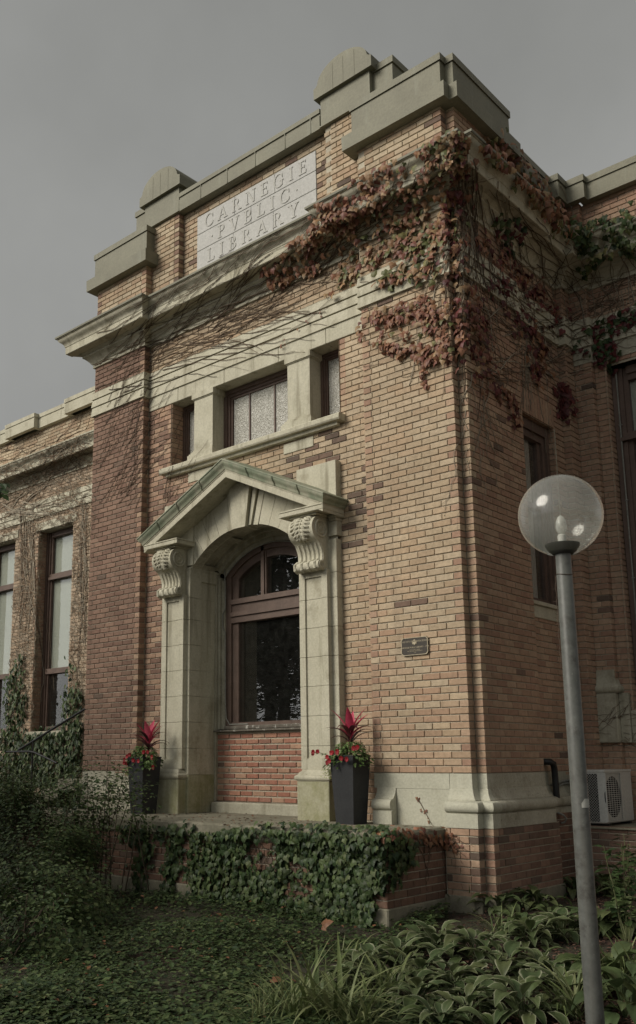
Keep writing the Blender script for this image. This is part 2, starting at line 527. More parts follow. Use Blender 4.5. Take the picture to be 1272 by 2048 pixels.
class Wall:
    """bricks laid on flat faces of one wall, with a recessed mortar bed behind them"""
    def __init__(s):
        s.bricks = []
        s.mortar = MB()

    def face(s, o, u, n, u0, u1, z0, z1, holes=(), e0=None, e1=None, pal='buff', recess=0.013, depth=0.10, shift=0.0, dark=None, rough=0.002, zb=ZB, jh=0.0125, jv=0.008):
        o, u, n = V(o), V(u), V(n)
        u0m, u1m = (u0 - 0.014 if e0 is None else u0 + recess), (u1 + 0.014 if e1 is None else u1 - recess)
        us = sorted({u0m, u1m} | {min(max(x, u0), u1) for h in holes for x in h[:2] if u0 < x < u1})
        zs = sorted({z0, z1} | {min(max(z, z0), z1) for h in holes for z in h[2:]})
        for a, b in zip(us, us[1:]):
            for c_, d in zip(zs, zs[1:]):
                if b - a < 1e-5 or d - c_ < 1e-5:
                    continue
                mu, mz = (a + b) / 2, (c_ + d) / 2
                if any(h[0] < mu < h[1] and h[2] < mz < h[3] for h in holes):
                    continue
                q = [o + u * x - n * recess + V((0, 0, z)) for x, z in ((a, c_), (b, c_), (b, d), (a, d))]
                s.mortar.add(q, [(0, 1, 2, 3) if u.cross(V((0, 0, 1))).dot(n) > 0 else (3, 2, 1, 0)])
        k0 = math.floor((z0 - zb) / COURSE + 0.5)
        k1 = math.floor((z1 - zb) / COURSE + 0.5)
        for k in range(k0, k1):
            za, zc = zb + k * COURSE, zb + (k + 1) * COURSE
            mz = (za + zc) / 2
            lo, hi = u0, u1
            for e, sg in ((e0, 0), (e1, 1)):
                if e is None:
                    continue
                if (k + e) % 2:
                    if sg:
                        hi -= depth + jv
                    else:
                        lo += depth + jv
                else:
                    if sg:
                        hi -= 0.0008
                    else:
                        lo += 0.0008
            iv = [(lo, hi)]
            for h in holes:
                if h[2] < mz < h[3]:
                    iv = [w for (a, b) in iv for w in ((a, min(b, h[0])), (max(a, h[1]), b)) if w[1] - w[0] > 0.02]
            for a, b in iv:
                off = (k % 2) * BLEN / 2 + shift + random.uniform(-0.006, 0.006)
                i = math.floor((a - off) / BLEN)
                x = a
                while x < b - 0.015:
                    i += 1
                    e = off + i * BLEN
                    if e < x + 0.04:
                        continue
                    if b - e < 0.045:
                        e = b + jv
                    e = min(e, b + jv)
                    pl = pal
                    cc = o + u * ((x + e) / 2) + V((0, 0, mz))
                    if callable(pl):
                        pl = pl(cc)
                    if pl == 'buff' and random.random() < 0.9 - 0.42 * mz:
                        pl = 'warm'
                    if dark and random.random() < dark(cc):
                        pl = 'dark'
                    tc = random.choice(PAL[pl])
                    f_ = random.uniform(0.93, 1.07)
                    s.bricks.append((o, u, n, x, max(x + 0.012, e - jv), za + jh / 2, zc - jh / 2, random.uniform(-rough, rough), tuple(c * f_ for c in tc), depth))
                    x = e

    def shape(s, b, mb):
        o, u, n, ua, ub, za, zc, pr, tc, dp = b
        j = [random.uniform(-0.0015, 0.0015) for _ in range(4)]
        f0 = o + n * pr
        bk = o - n * dp
        r = 0.0035
        pts = []
        for base, g in ((f0, r), (f0 - n * r, 0.0), (bk, 0.0)):
            for x, z in ((ua + g + j[0], za + g), (ub - g + j[1], za + g + j[2] * 0.5), (ub - g + j[1], zc - g), (ua + g + j[0], zc - g + j[3] * 0.5)):
                pts.append(base + u * x + V((0, 0, z)))
        fs = [(0, 1, 2, 3)]
        for a in (0, 4):
            for i in range(4):
                k = (i + 1) % 4
                fs.append((a + k, a + i, a + 4 + i, a + 4 + k))
        if u.cross(V((0, 0, 1))).dot(n) < 0:
            fs = [tuple(reversed(f)) for f in fs]
        mb.add(pts, fs, tc)


WALLS = []       # (Wall, wall object, how many bricks may stand singly)


def score_brick(b):
    o, u, n, ua, ub, za, zc = b[:7]
    c = o + u * ((ua + ub) / 2) + V((0, 0, (za + zc) / 2))
    d = CAM - c
    if d.dot(n) <= 0:
        return 0, c
    pr = project(c)
    if not pr or not (4 < pr[0] < 1268 and 4 < pr[1] < 2044):
        return 0, c
    return (ub - ua) * (zc - za) * d.normalized().dot(n) / pr[2] ** 2, c


# ================================================================== THE LIBRARY
LIB = thing('library_building', 'buff brick library with a stone doorway, heavy cornice and inscribed tablet, clad in vines', 'building')
C0 = -3.2                      # axis of the front
OUT = [(-6.505, 2.95), (-6.505, 0.11), (-6.4, 0.11), (-6.4, 0), (-5.2, 0), (-5.2, 0.12), (-1.2, 0.12), (-1.2, 0), (0, 0), (0, 0.11), (0.105, 0.11),
       (0.105, 1.37), (0.04, 1.37), (0.04, 2.625), (0.139, 2.625), (0.139, 2.87), (0.37, 2.87), (0.37, 2.965), (5.5, 2.965)]
UX, UY, UZ = V((1, 0, 0)), V((0, 1, 0)), V((0, 0, 1))
NF, NS, NW = V((0, -1, 0)), V((1, 0, 0)), V((-1, 0, 0))


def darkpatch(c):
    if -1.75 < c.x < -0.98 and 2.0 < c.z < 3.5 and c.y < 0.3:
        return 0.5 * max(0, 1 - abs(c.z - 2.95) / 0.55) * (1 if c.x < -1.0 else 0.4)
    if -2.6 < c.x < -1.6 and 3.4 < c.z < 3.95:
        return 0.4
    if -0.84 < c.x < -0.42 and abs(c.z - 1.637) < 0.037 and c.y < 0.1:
        return 0.95                      # two dark bricks above the plaque
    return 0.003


def frontdark(c):
    return max(darkpatch(c), 0.10 if c.z < -0.6 else 0.0)


FW = Wall()
WIN_HOLE = (-4.69, -1.645, 4.10, 5.09)
# left pilaster, recessed field, right pilaster
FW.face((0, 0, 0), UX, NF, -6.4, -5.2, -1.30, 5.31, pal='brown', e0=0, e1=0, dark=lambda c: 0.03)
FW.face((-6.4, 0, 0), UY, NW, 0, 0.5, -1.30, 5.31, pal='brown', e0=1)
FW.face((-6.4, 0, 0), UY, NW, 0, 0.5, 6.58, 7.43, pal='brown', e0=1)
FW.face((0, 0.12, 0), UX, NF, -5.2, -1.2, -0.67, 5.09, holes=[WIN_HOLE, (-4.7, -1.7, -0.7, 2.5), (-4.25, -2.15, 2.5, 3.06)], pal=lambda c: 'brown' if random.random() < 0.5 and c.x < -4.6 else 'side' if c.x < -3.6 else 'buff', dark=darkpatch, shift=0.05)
FW.face((-5.2, 0, 0), UY, NS, 0, 0.12, -0.67, 5.31, e0=1, pal='side')
FW.face((-1.2, 0, 0), UY, NW, 0, 0.12, -0.67, 5.31, e0=1, pal='side')
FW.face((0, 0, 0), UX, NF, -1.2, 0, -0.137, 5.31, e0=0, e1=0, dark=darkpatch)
FW.face((0, 0, 0), UY, NS, 0, 0.11, -0.137, 5.31, e0=1, pal='side')
FW.face((0, 0.11, 0), UX, NF, 0, 0.105, -0.137, 5.31, e1=0)
# frieze course above the stone band
zf0, zf1 = 5.70, 6.13
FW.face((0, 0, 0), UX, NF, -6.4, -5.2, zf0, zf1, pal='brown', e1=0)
FW.face((0, 0.12, 0), UX, NF, -5.2, -1.2, zf0, zf1)
FW.face((-5.2, 0, 0), UY, NS, 0, 0.12, zf0, zf1, e0=1, pal='side')
FW.face((0, 0, 0), UX, NF, -1.2, 0, zf0, zf1, e1=0)
FW.face((0, 0, 0), UY, NS, 0, 0.11, zf0, zf1, e0=1, pal='side')
FW.face((0, 0.11, 0), UX, NF, 0, 0.105, zf0, zf1, e1=0)
# brick reveals of the upper windows
FW.face((-4.69, 0, 0), UY, NS, 0.12, 0.36, 4.10, 5.09, pal='side')
FW.face((-1.645, 0, 0), UY, NW, 0.12, 0.36, 4.10, 5.09, pal='side')
# parapet: end blocks, piers, field round the tablet
for xa, xb in ((-6.4, -5.2), (-1.2, 0)):
    FW.face((0, 0, 0), UX, NF, xa, xb, 6.58, 7.43, pal='pale', e0=0, e1=0, dark=lambda c: 0.03)
FW.face((-5.2, 0, 0), UY, NS, 0, 0.14, 6.58, 7.43, e0=1, pal='side')
FW.face((0, 0, 0), UY, NS, 0, 0.11, 6.58, 7.43, e0=1, pal='side')
FW.face((0, 0.11, 0), UX, NF, 0, 0.105, 6.58, 7.43, e1=0, pal='pale')
for xa, xb in ((-5.3, -4.6), (-1.8, -1.1)):
    FW.face((0, 0.12, 0), UX, NF, xa, xb, 6.58, 8.13, pal='pale', e0=0, e1=0, dark=lambda c: 0.03)
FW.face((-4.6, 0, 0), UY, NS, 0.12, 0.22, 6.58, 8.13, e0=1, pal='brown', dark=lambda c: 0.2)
FW.face((0, 0.22, 0), UX, NF, -4.6, -1.8, 6.58, 8.14, holes=[(-4.30, -2.02, 7.06, 7.94)], pal='pale', dark=lambda c: 0.05)
# brick base of the corner, below the stone base
FW.face((0, -0.10, 0), UX, NF, -0.27, 0.10, -1.30, -0.665, pal='side', e1=0, dark=lambda c: 0.14, zb=-0.665 - 9 * COURSE)
FW.face((0.10, 0, 0), UY, NS, -0.10, 0.01, -1.30, -0.665, e0=1, pal='dark', zb=-0.665 - 9 * COURSE)
FW.face((0, 0.01, 0), UX, NF, 0.10, 0.205, -1.30, -0.665, pal='side', e1=0, zb=-0.665 - 9 * COURSE)
# red brick infill under the doorway window, on thick worn joints
FW.face((0, 0.56, 0), UX, NF, -4.19, -2.2, -0.53, 0.37, pal='red', recess=0.014, rough=0.005, zb=-0.53, jh=0.020, jv=0.014, dark=lambda c: 0.02)

SW = Wall()
SIDE_HOLE = (1.40, 2.33, 1.78, 4.10)
SW.face((0.105, 0, 0), UY, NS, 0.11, 1.37, -0.137, 5.31, e0=1, pal='side', dark=lambda c: 0.03)
SW.face((0.105, 0, 0), UY, NS, 0.11, 1.37, zf0, zf1, e0=1, pal='side')
SW.face((0.105, 0, 0), UY, NS, 0.11, 1.37, 6.58, 7.43, e0=1, pal='side')
SW.face((0.04, 0, 0), UY, NS, 1.37, 2.625, -0.6, 5.31, holes=[SIDE_HOLE], pal='side', dark=lambda c: 0.03)
SW.face((0.04, 0, 0), UY, NS, 1.37, 2.625, zf0, zf1, pal='side')
SW.face((0.04, 0, 0), UY, NS, 1.37, 2.625, 6.58, 7.34, pal='side')
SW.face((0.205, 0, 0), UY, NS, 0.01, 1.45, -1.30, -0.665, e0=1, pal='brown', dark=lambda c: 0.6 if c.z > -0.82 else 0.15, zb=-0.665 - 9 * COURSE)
SW.face((0.14, 0, 0), UY, NS, 1.45, 2.625, -1.60, -0.56, pal='umber')
SW.face((0, 2.33, 0), UX, NF, -0.14, 0.04, 1.78, 4.10, pal='side')

RW = Wall()
for z0, z1, h in ((-1.6, 5.09, True), (zf0, zf1, False), (6.58, 7.36, False)):
    hole = [(0.52, 1.78, 0.58, 4.99)] if h else []
    zq = 5.31 if h else z1
    RW.face((0, 2.625, 0), UX, NF, 0.04, 0.139, z0, zq, e1=0, pal='side')
    RW.face((0.139, 0, 0), UY, NS, 2.625, 2.87, z0, zq, e0=1, pal='side')
    RW.face((0, 2.87, 0), UX, NF, 0.139, 0.37, z0, z1, e1=0, pal='side', dark=lambda c: 0.05)
    RW.face((0.37, 0, 0), UY, NS, 2.87, 2.965, z0, z1, e0=1, pal='side')
    RW.face((0, 2.965, 0), UX, NF, 0.37, 5.5, z0, z1, holes=hole, e0=None, pal='side')
RW.face((0.52, 0, 0), UY, NS, 2.965, 3.17, 0.58, 4.99, pal='side')
RW.face((1.78, 0, 0), UY, NW, 2.965, 3.17, 0.58, 4.99, pal='side')
# low brick ledge that carries the air conditioner
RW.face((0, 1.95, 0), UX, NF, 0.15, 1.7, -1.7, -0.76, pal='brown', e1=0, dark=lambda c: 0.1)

LW = Wall()
LWY = 2.95
lw_win = [(-12.22, -10.97), (-14.42, -13.17), (-9.9, -8.65), (-16.62, -15.37), (-18.82, -17.57)]
holes = [(a, b, 0.62, 4.98) for a, b in lw_win]
LW.face((0, LWY, 0), UX, NF, -20.0, -6.5, -1.5, 5.31, holes=holes, pal='vine')
LW.face((0, LWY, 0), UX, NF, -20.0, -6.5, zf0, zf1, pal='vine')
LW.face((0, LWY - 0.05, 0), UX, NF, -20.0, -6.5, 6.58, 7.36, pal='pale')
for a, b in lw_win:
    LW.face((a, 0, 0), UY, NS, LWY, LWY + 0.26, 0.62, 4.98, pal='side')


def finish_wall(w, name, keep, label=None):
    ob = w.mortar.build(name, M['mortar'], LIB, label=label)
    solidify(w.mortar)
    allb = MB()
    for b in w.bricks:
        w.shape(b, allb)
    solidify(allb)
    WALLS.append((w, ob, keep))
    return ob


finish_wall(FW, 'front_wall', 185)
finish_wall(SW, 'side_wall', 85)
finish_wall(RW, 'wing_wall', 30)
finish_wall(LW, 'wing_wall', 0)

# core behind the brick so that no light leaks through
core = MB()
core.box(-6.37, -4.72, 0.24, 2.9, -1.7, 6.0)
core.box(-1.6, -0.02, 0.24, 1.3, -1.7, 6.0)
core.box(-4.72, -1.6, 0.24, 0.5, 5.2, 6.4)
core.box(-4.72, -1.6, 0.30, 0.5, 3.3, 4.05)
core.box(-6.45, -0.1, 2.70, 2.9, -1.7, 6.4)
core.box(-6.40, -0.06, 0.35, 1.30, 6.0, 7.2)
core.box(-6.40, -0.12, 1.30, 6.0, 6.3, 6.9)
core.box(0.56, 5.5, 3.85, 4.0, -1.7, 6.9)
core.box(0.05, 0.50, 2.99, 3.9, -1.7, 6.9)
core.box(0.05, 0.125, 2.66, 2.99, -1.7, 6.9)
core.box(-20.0, 5.5, 3.4, 9.0, 6.3, 6.9)
core.box(-0.4, -0.16, 1.42, 2.6, -1.7, 1.7)
core.box(-0.4, -0.12, 1.3, 2.6, 4.2, 6.4)
core.build('core', M['dark'], LIB)

# ---------------------------------------------------------------- stone base
base = MB()
PB = [(0.0, -0.138), (0.004, -0.290), (0.012, -0.295), (0.020, -0.335), (0.040, -0.372), (0.060, -0.392), (0.060, -0.402)]
TOR = [(0.060, -0.402)] + [(0.075 + 0.055 * math.sin(R_(a)), -0.4625 + 0.058 * math.cos(R_(a))) for a in range(10, 171, 20)] + [(0.085, -0.522)]
BLK = [(0.085, -0.522), (0.104, -0.528), (0.104, -0.663), (0.0, -0.664)]
prof = list(reversed(PB + TOR[1:] + BLK[1:]))
base.sweep([(-0.255, 0.0), (0, 0), (0, 0.055)], prof, caps=False)
base.sweep([(0, 0.055), (0, 0.11), (0.105, 0.11), (0.105, 0.155)], prof, caps=False)
base.sweep([(-0.255, 0.0), (-0.2549, 0.0)], prof)
base.build('base_moulding', M['stone_clean'], LIB, smooth=40, solid=True)
base = MB()
base.sweep([(0.105, 0.156), (0.105, 1.37)], prof)
base.build('base_moulding', M['stone_dirty'], LIB, smooth=40, solid=True)
b2 = MB()
b2.box(-1.19, -0.257, -0.006, 0.1, -0.294, -0.139)
b2.box(-0.905, -0.256, -0.003, 0.1, -0.70, -0.296)
b2.build('base_panel', M['stone_clean'], LIB, solid=True)
stub = MB()
stub.sweep([(-1.15, 0.0), (-0.91, 0.0)], prof)
stub.build('base_stub', M['stone_clean'], LIB, smooth=40, solid=True)
b3 = MB()
b3.sweep([(0.04, 1.40), (0.04, 2.62)], list(reversed(PB + TOR[1:] + [(0.085, -0.522), (0.09, -0.528), (0.09, -0.60), (0, -0.601)])))
b3.build('base_moulding', M['stone_grey'], LIB, smooth=40, solid=True)
b4 = MB()
for path in ([(-5.2, 0.03), (-5.2, 0.12)],):
    pass
b4.sweep([(-6.4, 0.0), (-5.2, 0.0), (-5.2, 0.12)], prof)
b4.build('base_moulding', M['stone_grey'], LIB, smooth=40, solid=True)
ft = MB()
ft.bbox(-0.30, 0.115, -0.115, 0.3, -1.75, -1.302)
ft.bbox(0.116, 0.222, -0.008, 1.47, -1.75, -1.304)
ft.build('concrete_footing', M['concrete'], LIB, solid=True)

# ---------------------------------------------------------------- stone band, lintel and cornice
band = MB()
bp = [(0.0, 5.695), (0.026, 5.690)]
z = 5.690
for h in (0.115, 0.118, 0.140):
    bp += [(0.022, z - 0.006), (0.034, z - h + 0.008), (0.034, z - h), (0.004, z - h - 0.001), (0.004, z - h - 0.009)]
    z = z - h - 0.010
bp = bp[:-1] + [(0.0, z)]
band.sweep(OUT[2:], list(reversed(bp)), caps=False)
band.build('stone_band', M['stone'], LIB, solid=True)
lin = MB()
xs = [-5.197, -4.56, -3.62, -2.62, -1.83, -1.203]
for a, b in zip(xs, xs[1:]):
    lin.bbox(a + 0.002, b - 0.002, 0.106, 0.42, 5.092, 5.312, 0.005)
lin.build('lintel', M['stone'], LIB, solid=True)
for nm, path in (('wing_lintel', [(0.139, 2.87), (0.37, 2.87), (0.37, 2.965), (5.5, 2.965)]),):
    lw = MB()
    lw.sweep(path, [(0.006, 5.07), (0.012, 5.075), (0.012, 5.305), (0.006, 5.308)])
    lw.build(nm, M['stone_grey'], LIB, solid=True)

CP = [(0.0, 6.105), (0.028, 6.11), (0.028, 6.165), (0.045, 6.172), (0.062, 6.20), (0.095, 6.235), (0.125, 6.262), (0.150, 6.275), (0.150, 6.302),
      (0.185, 6.318), (0.200, 6.335), (0.318, 6.345), (0.330, 6.338), (0.340, 6.345), (0.343, 6.452), (0.352, 6.460), (0.356, 6.480), (0.366, 6.502),
      (0.385, 6.522), (0.410, 6.540), (0.428, 6.560), (0.436, 6.586), (0.452, 6.590), (0.455, 6.618), (0.30, 6.632), (-0.1, 6.652)]
cor = MB()
cor.sweep(OUT[1:], CP)
cor.build('cornice', M['stone'], LIB, smooth=28, solid=True)
lead = MB()
lead.sweep(OUT[1:], [(0.466, 6.598), (0.468, 6.626), (0.30, 6.642), (-0.1, 6.662)])
lead.build('cornice_flashing', M['metal_cap'], LIB)

# left wing: its own lower bands
lc = MB()
lpath = [(-20.0, LWY), (-6.5, LWY)]
lc.sweep(lpath, CP)
lc.build('cornice', M['stone'], LIB, smooth=28, solid=True)
lb = MB()
lb.sweep(lpath, list(reversed(bp)))
lb.build('stone_band', M['stone'], LIB, solid=True)
for a, b in lw_win:
    l2 = MB()
    l2.bbox(a - 0.12, b + 0.12, LWY - 0.02, LWY + 0.26, 4.985, 5.17, 0.006)
    l2.build('wing_lintel', M['stone'], LIB, solid=True)
    l3 = MB()
    l3.bbox(a - 0.1, b + 0.1, LWY - 0.07, LWY + 0.3, 0.50, 0.615, 0.008)
    l3.build('wing_sill', M['stone_grey'], LIB, solid=True)

# ---------------------------------------------------------------- parapet metalwork
def cap(path, z, name='parapet_cap', low=0.19, up=0.37, lid=0.085, d0=0.13, d1=0.04):
    o = MB()
    o.sweep(path, [(0.0, z), (d0 - 0.01, z + 0.004), (d0, z), (d0 + 0.004, z + low), (d1, z + low + 0.012), (d1, z + low + up)])
    ob = o.build(name, M['metal_cap'], LIB, solid=True)
    l_ = MB()
    l_.sweep(path, [(d1, z + low + up + 0.002), (d1 + 0.018, z + low + up - 0.006), (d1 + 0.018, z + low + up + lid), (-0.30, z + low + up + lid + 0.02)])
    q = l_.build('cap_lid', M['metal_cap'], ob)
    return ob


cap([(-6.4, 0.9), (-6.4, 0.0), (-5.2, 0.0), (-5.2, 0.5)], 7.425)
cap([(-1.2, 0.5), (-1.2, 0.0), (0, 0), (0, 0.11), (0.105, 0.11), (0.105, 1.37), (-0.5, 1.37)], 7.405)
fill = MB()
fill.box(-6.38, -5.22, 0.02, 0.9, 7.40, 8.05)
fill.box(-1.18, -0.02, 0.02, 1.3, 7.40, 8.05)
fill.box(-0.02, 0.085, 0.13, 1.3, 7.40, 8.05)
fill.box(-5.22, -1.18, 0.26, 0.8, 6.6, 8.3)
fill.box(-5.28, -4.62, 0.16, 0.7, 6.6, 8.10)
fill.box(-1.78, -1.12, 0.16, 0.7, 6.6, 8.10)
fill.box(-20.0, -6.5, LWY + 0.02, LWY + 0.4, 6.6, 7.6)
fill.box(0.38, 5.5, 2.98, 3.4, 6.6, 7.6)
fill.box(-0.35, 0.02, 1.3, 3.3, 6.6, 7.55)
fill.build('parapet_core', M['metal_cap'], LIB)


def coping(path, z, h=0.27, d=0.11, lid=0.085, mat='metal_cap'):
    o = MB()
    o.sweep(path, [(0.0, z), (d - 0.01, z + 0.004), (d, z), (d + 0.003, z + h - 0.05), (d - 0.012, z + h - 0.04), (d - 0.012, z + h)])
    ob = o.build('coping', M[mat], LIB, solid=True)
    l_ = MB()
    l_.sweep(path, [(d - 0.012, z + h + 0.002), (d + 0.006, z + h - 0.004), (d + 0.006, z + h + lid), (-0.35, z + h + lid + 0.02)])
    l_.build('cap_lid', M[mat], ob)
    return ob


coping([(-4.56, 0.20), (-1.84, 0.20)], 8.10, 0.235, 0.12, 0.06)
coping([(0.04, 1.52), (0.04, 2.605), (0.16, 2.605), (0.16, 2.85), (0.40, 2.85), (0.40, 2.945), (5.5, 2.945)], 7.345, 0.25, 0.10)
coping([(-20.0, LWY - 0.05), (-13.30, LWY - 0.05), (-13.30, LWY - 0.17), (-12.32, LWY - 0.17), (-12.32, LWY - 0.05), (-10.98, LWY - 0.05), (-10.98, LWY - 0.17), (-10.0, LWY - 0.17), (-10.0, LWY - 0.05), (-6.5, LWY - 0.05)], 7.345, 0.25, 0.10, mat='stone')
pp = MB()
# round-headed blocks over the two piers and the shoulder blocks behind them
for sx in (-1, 1):
    cx = C0 + sx * 1.77
    rb = MB()
    pl = [(-0.465, 8.52), (0.465, 8.52), (0.465, 8.675), (0.43, 8.685)]
    pl += [(0.405 * math.cos(R_(a)), 8.69 + 0.275 * math.sin(R_(a))) for a in range(4, 177, 9)]
    pl += [(-0.43, 8.685), (-0.465, 8.675)]
    rb.prism(pl, lambda q, tt, cx=cx: (cx + q[0], tt, q[1]), 0.03, 0.62)
    ob = rb.build('round_cap', M['metal_cap'], LIB, smooth=35, solid=True)
    dd = MB()
    dd.box(cx - 0.395, cx + 0.395, 0.085, 0.6, 8.125, 8.519)
    dd.box(cx - 0.41, cx + 0.41, 0.07, 0.6, 8.105, 8.123)
    dd.build('die', M['metal_cap'], ob)
    sh = MB()
    x0, x1 = (C0 - 2.46, cx - 0.30) if sx < 0 else (cx + 0.30, C0 + 2.46)
    sh.box(x0, x1, 0.16, 0.75, 7.45, 8.50)
    so = sh.build('shoulder_block', M['metal_cap'], LIB, solid=True)
    s2 = MB()
    s2.box(x0 - 0.02, x1 + 0.02, 0.14, 0.77, 8.505, 8.595)
    s2.build('cap_lid', M['metal_cap'], so)
    seam = MB()
    for dx in (-0.15, 0.02, 0.2):
        seam.box(cx + dx, cx + dx + 0.006, 0.027, 0.031, 8.53, 8.90)
    seam.build('seam', M['metal_cap'], ob)
# standing seams on the long coping
for x in (-4.1, -3.55, -3.0, -2.45, -2.0):
    ss = MB()
    ss.box(x, x + 0.012, 0.072, 0.079, 8.102, 8.33)
    ss.build('coping_seam', M['metal_cap'], LIB)

# ---------------------------------------------------------------- inscribed tablet
tb = MB()
rows = [(7.06, 7.375), (7.378, 7.645), (7.648, 7.94)]
cuts = [[-4.30, -3.55, -2.78, -2.02], [-4.30, -3.2, -2.02], [-4.30, -3.52, -2.75, -2.02]]
tab = thing('tablet', '', '')
del tab['label'], tab['category']
tab.parent = LIB
tab.name = 'inscription_tablet'
for (za, zc), cu in zip(rows, cuts):
    for a, b in zip(cu, cu[1:]):
        q = MB()
        q.bbox(a + 0.002, b - 0.002, 0.209, 0.33, za + 0.002, zc - 0.002, 0.004)
        solidify(q)
        q.build('slab', M['panel'], tab)


def arcstroke(cx, cz, rx, rz, a0, a1, w0, w1, n=14):
    """a curved stroke, thick at its sides and thin at top and foot"""
    out = []
    for i in range(n):
        qa = []
        for k in (i, i + 1):
            a = R_(a0 + (a1 - a0) * k / n)
            w = w0 + (w1 - w0) * abs(math.cos(a))
            qa.append(((cx + rx * math.cos(a), cz + rz * math.sin(a)), (cx + (rx - w) * math.cos(a), cz + (rz - w * 0.8) * math.sin(a))))
        out.append([qa[0][0], qa[1][0], qa[1][1], qa[0][1]])
    return out


def rect(x0, x1, z0, z1):
    return [(x0, z0), (x1, z0), (x1, z1), (x0, z1)]


def glyph(c):
    T, H = 0.15, 0.055
    if c == 'I':
        return [rect(0.1, 0.1 + T, 0, 1), rect(0, 0.35, 0, H), rect(0, 0.35, 1 - H, 1)], 0.35
    if c == 'L':
        return [rect(0.1, 0.1 + T, 0, 1), rect(0, 0.68, 0, H + 0.02), rect(0, 0.35, 1 - H, 1), [(0.62, H), (0.68, H), (0.70, 0.24), (0.66, 0.24)]], 0.72
    if c == 'E':
        return [rect(0.1, 0.1 + T, 0, 1), rect(0, 0.66, 0, H + 0.02), rect(0, 0.62, 1 - H - 0.02, 1), rect(0.2, 0.52, 0.49, 0.55),
                [(0.60, H), (0.66, H), (0.69, 0.24), (0.65, 0.24)], [(0.56, 1 - H), (0.62, 1 - H), (0.63, 0.80), (0.59, 0.80)], rect(0.49, 0.54, 0.42, 0.62)], 0.70
    if c == 'A':
        return [[(0.05, 0), (0.14, 0), (0.50, 1), (0.40, 1)], [(0.70, 0), (0.88, 0), (0.52, 1.02), (0.38, 1.02)], rect(0.22, 0.70, 0.32, 0.39), rect(-0.04, 0.24, 0, H), rect(0.60, 0.98, 0, H)], 0.94
    if c == 'V':
        return [[(0.02, 1), (0.20, 1), (0.54, 0), (0.42, 0)], [(0.78, 1), (0.87, 1), (0.54, -0.02), (0.45, -0.02)], rect(-0.06, 0.30, 1 - H, 1), rect(0.66, 0.96, 1 - H, 1)], 0.92
    if c == 'Y':
        return [rect(0.36, 0.36 + T, 0, 0.5), [(0.02, 1), (0.19, 1), (0.51, 0.44), (0.36, 0.44)], [(0.72, 1), (0.81, 1), (0.50, 0.42), (0.42, 0.46)], rect(0.24, 0.64, 0, H), rect(-0.05, 0.29, 1 - H, 1), rect(0.60, 0.90, 1 - H, 1)], 0.85
    if c == 'N':
        return [rect(0.10, 0.17, 0, 1), rect(0.76, 0.83, 0, 1), [(0.08, 1), (0.26, 1), (0.83, 0), (0.68, 0)], rect(0, 0.28, 0, H), rect(-0.02, 0.2, 1 - H, 1), rect(0.65, 0.94, 1 - H, 1)], 0.95
    if c in 'PBR':
        s_ = [rect(0.1, 0.1 + T, 0, 1), rect(0, 0.36, 0, H), rect(0, 0.42, 1 - H, 1), rect(0.2, 0.42, 0.46, 0.46 + H)]
        s_ += arcstroke(0.38, 0.73, 0.29, 0.27, 90, -90, H, T)
        if c == 'B':
            s_ += arcstroke(0.40, 0.255, 0.33, 0.255, 90, -90, H, T) + [rect(0.3, 0.42, 0, H)]
            return s_, 0.75
        if c == 'R':
            s_ += [[(0.34, 0.48), (0.52, 0.48), (0.90, 0.0), (0.70, 0.0)], rect(0.66, 0.96, 0, H)]
            return s_, 0.90
        return s_, 0.70
    if c in 'CG':
        s_ = arcstroke(0.5, 0.5, 0.5, 0.52, 48, 312, H, T, 22)
        s_ += [[(0.80, 0.66), (0.86, 0.66), (0.85, 0.92), (0.80, 0.90)]]
        if c == 'G':
            s_ += [rect(0.70, 0.84, 0.06, 0.44), rect(0.60, 0.94, 0.42, 0.42 + H)]
            return s_, 0.96
        s_ += [[(0.80, 0.10), (0.85, 0.08), (0.88, 0.30), (0.83, 0.32)]]
        return s_, 0.90
    return [[(0.0, 0.5), (0.09, 0.41), (0.18, 0.5), (0.09, 0.59)]], 0.18


def lettering(word, xa, xb, z0, h, y, parent, name='letter'):
    gl = [glyph(c) for c in word]
    wsum = sum(g[1] for g in gl) * h
    gap = (xb - xa - wsum) / (len(gl) - 1)
    x = xa
    for ch, (polys, w) in zip(word, gl):
        q = MB()
        for i, p in enumerate(polys):
            q.prism(p, lambda a, tt, x=x: (x + a[0] * h, tt, z0 + a[1] * h), y - 0.0075 - 0.0003 * (i % 7), y + 0.002)
        q.build(name, M['letter'], parent)
        x += w * h + gap


lettering('CARNEGIE', -4.13, -2.18, 7.695, 0.195, 0.209, tab)
lettering('.PVBLIC.', -4.00, -2.34, 7.412, 0.195, 0.209, tab)
lettering('LIBRARY', -4.07, -2.33, 7.125, 0.20, 0.209, tab)

# ---------------------------------------------------------------- upper window group
sill = MB()
sill.prism([(0.05, 4.008), (0.0, 4.012), (-0.012, 4.03), (-0.012, 4.078), (0.0, 4.092), (0.5, 4.104), (0.5, 4.008)], lambda q, tt: (tt, q[0], q[1]), -4.815, -1.562)
sill.prism([(0.11, 3.965), (0.055, 3.97), (0.045, 4.0), (0.045, 4.006), (0.11, 4.006)], lambda q, tt: (tt, q[0], q[1]), -4.74, -1.635)
sill.build('sill', M['stone'], LIB, solid=True)
for x0, x1, y0, y1 in ((-2.55, -2.06, 3.812, 3.944), (-4.33, -3.85, 3.812, 3.955)):
    q = MB()
    q.bbox(x0, x1, 0.108, 0.2, y0, y1, 0.004)
    q.build('stone_block', M['stone'], LIB, solid=True)
for x0, x1 in ((-4.72, -4.13), (-2.27, -1.655)):
    q = MB()
    q.bbox(x0, x1, 0.025, 0.2, 2.6, 3.525, 0.004)
    q.build('stone_block', M['stone'], LIB, solid=True)
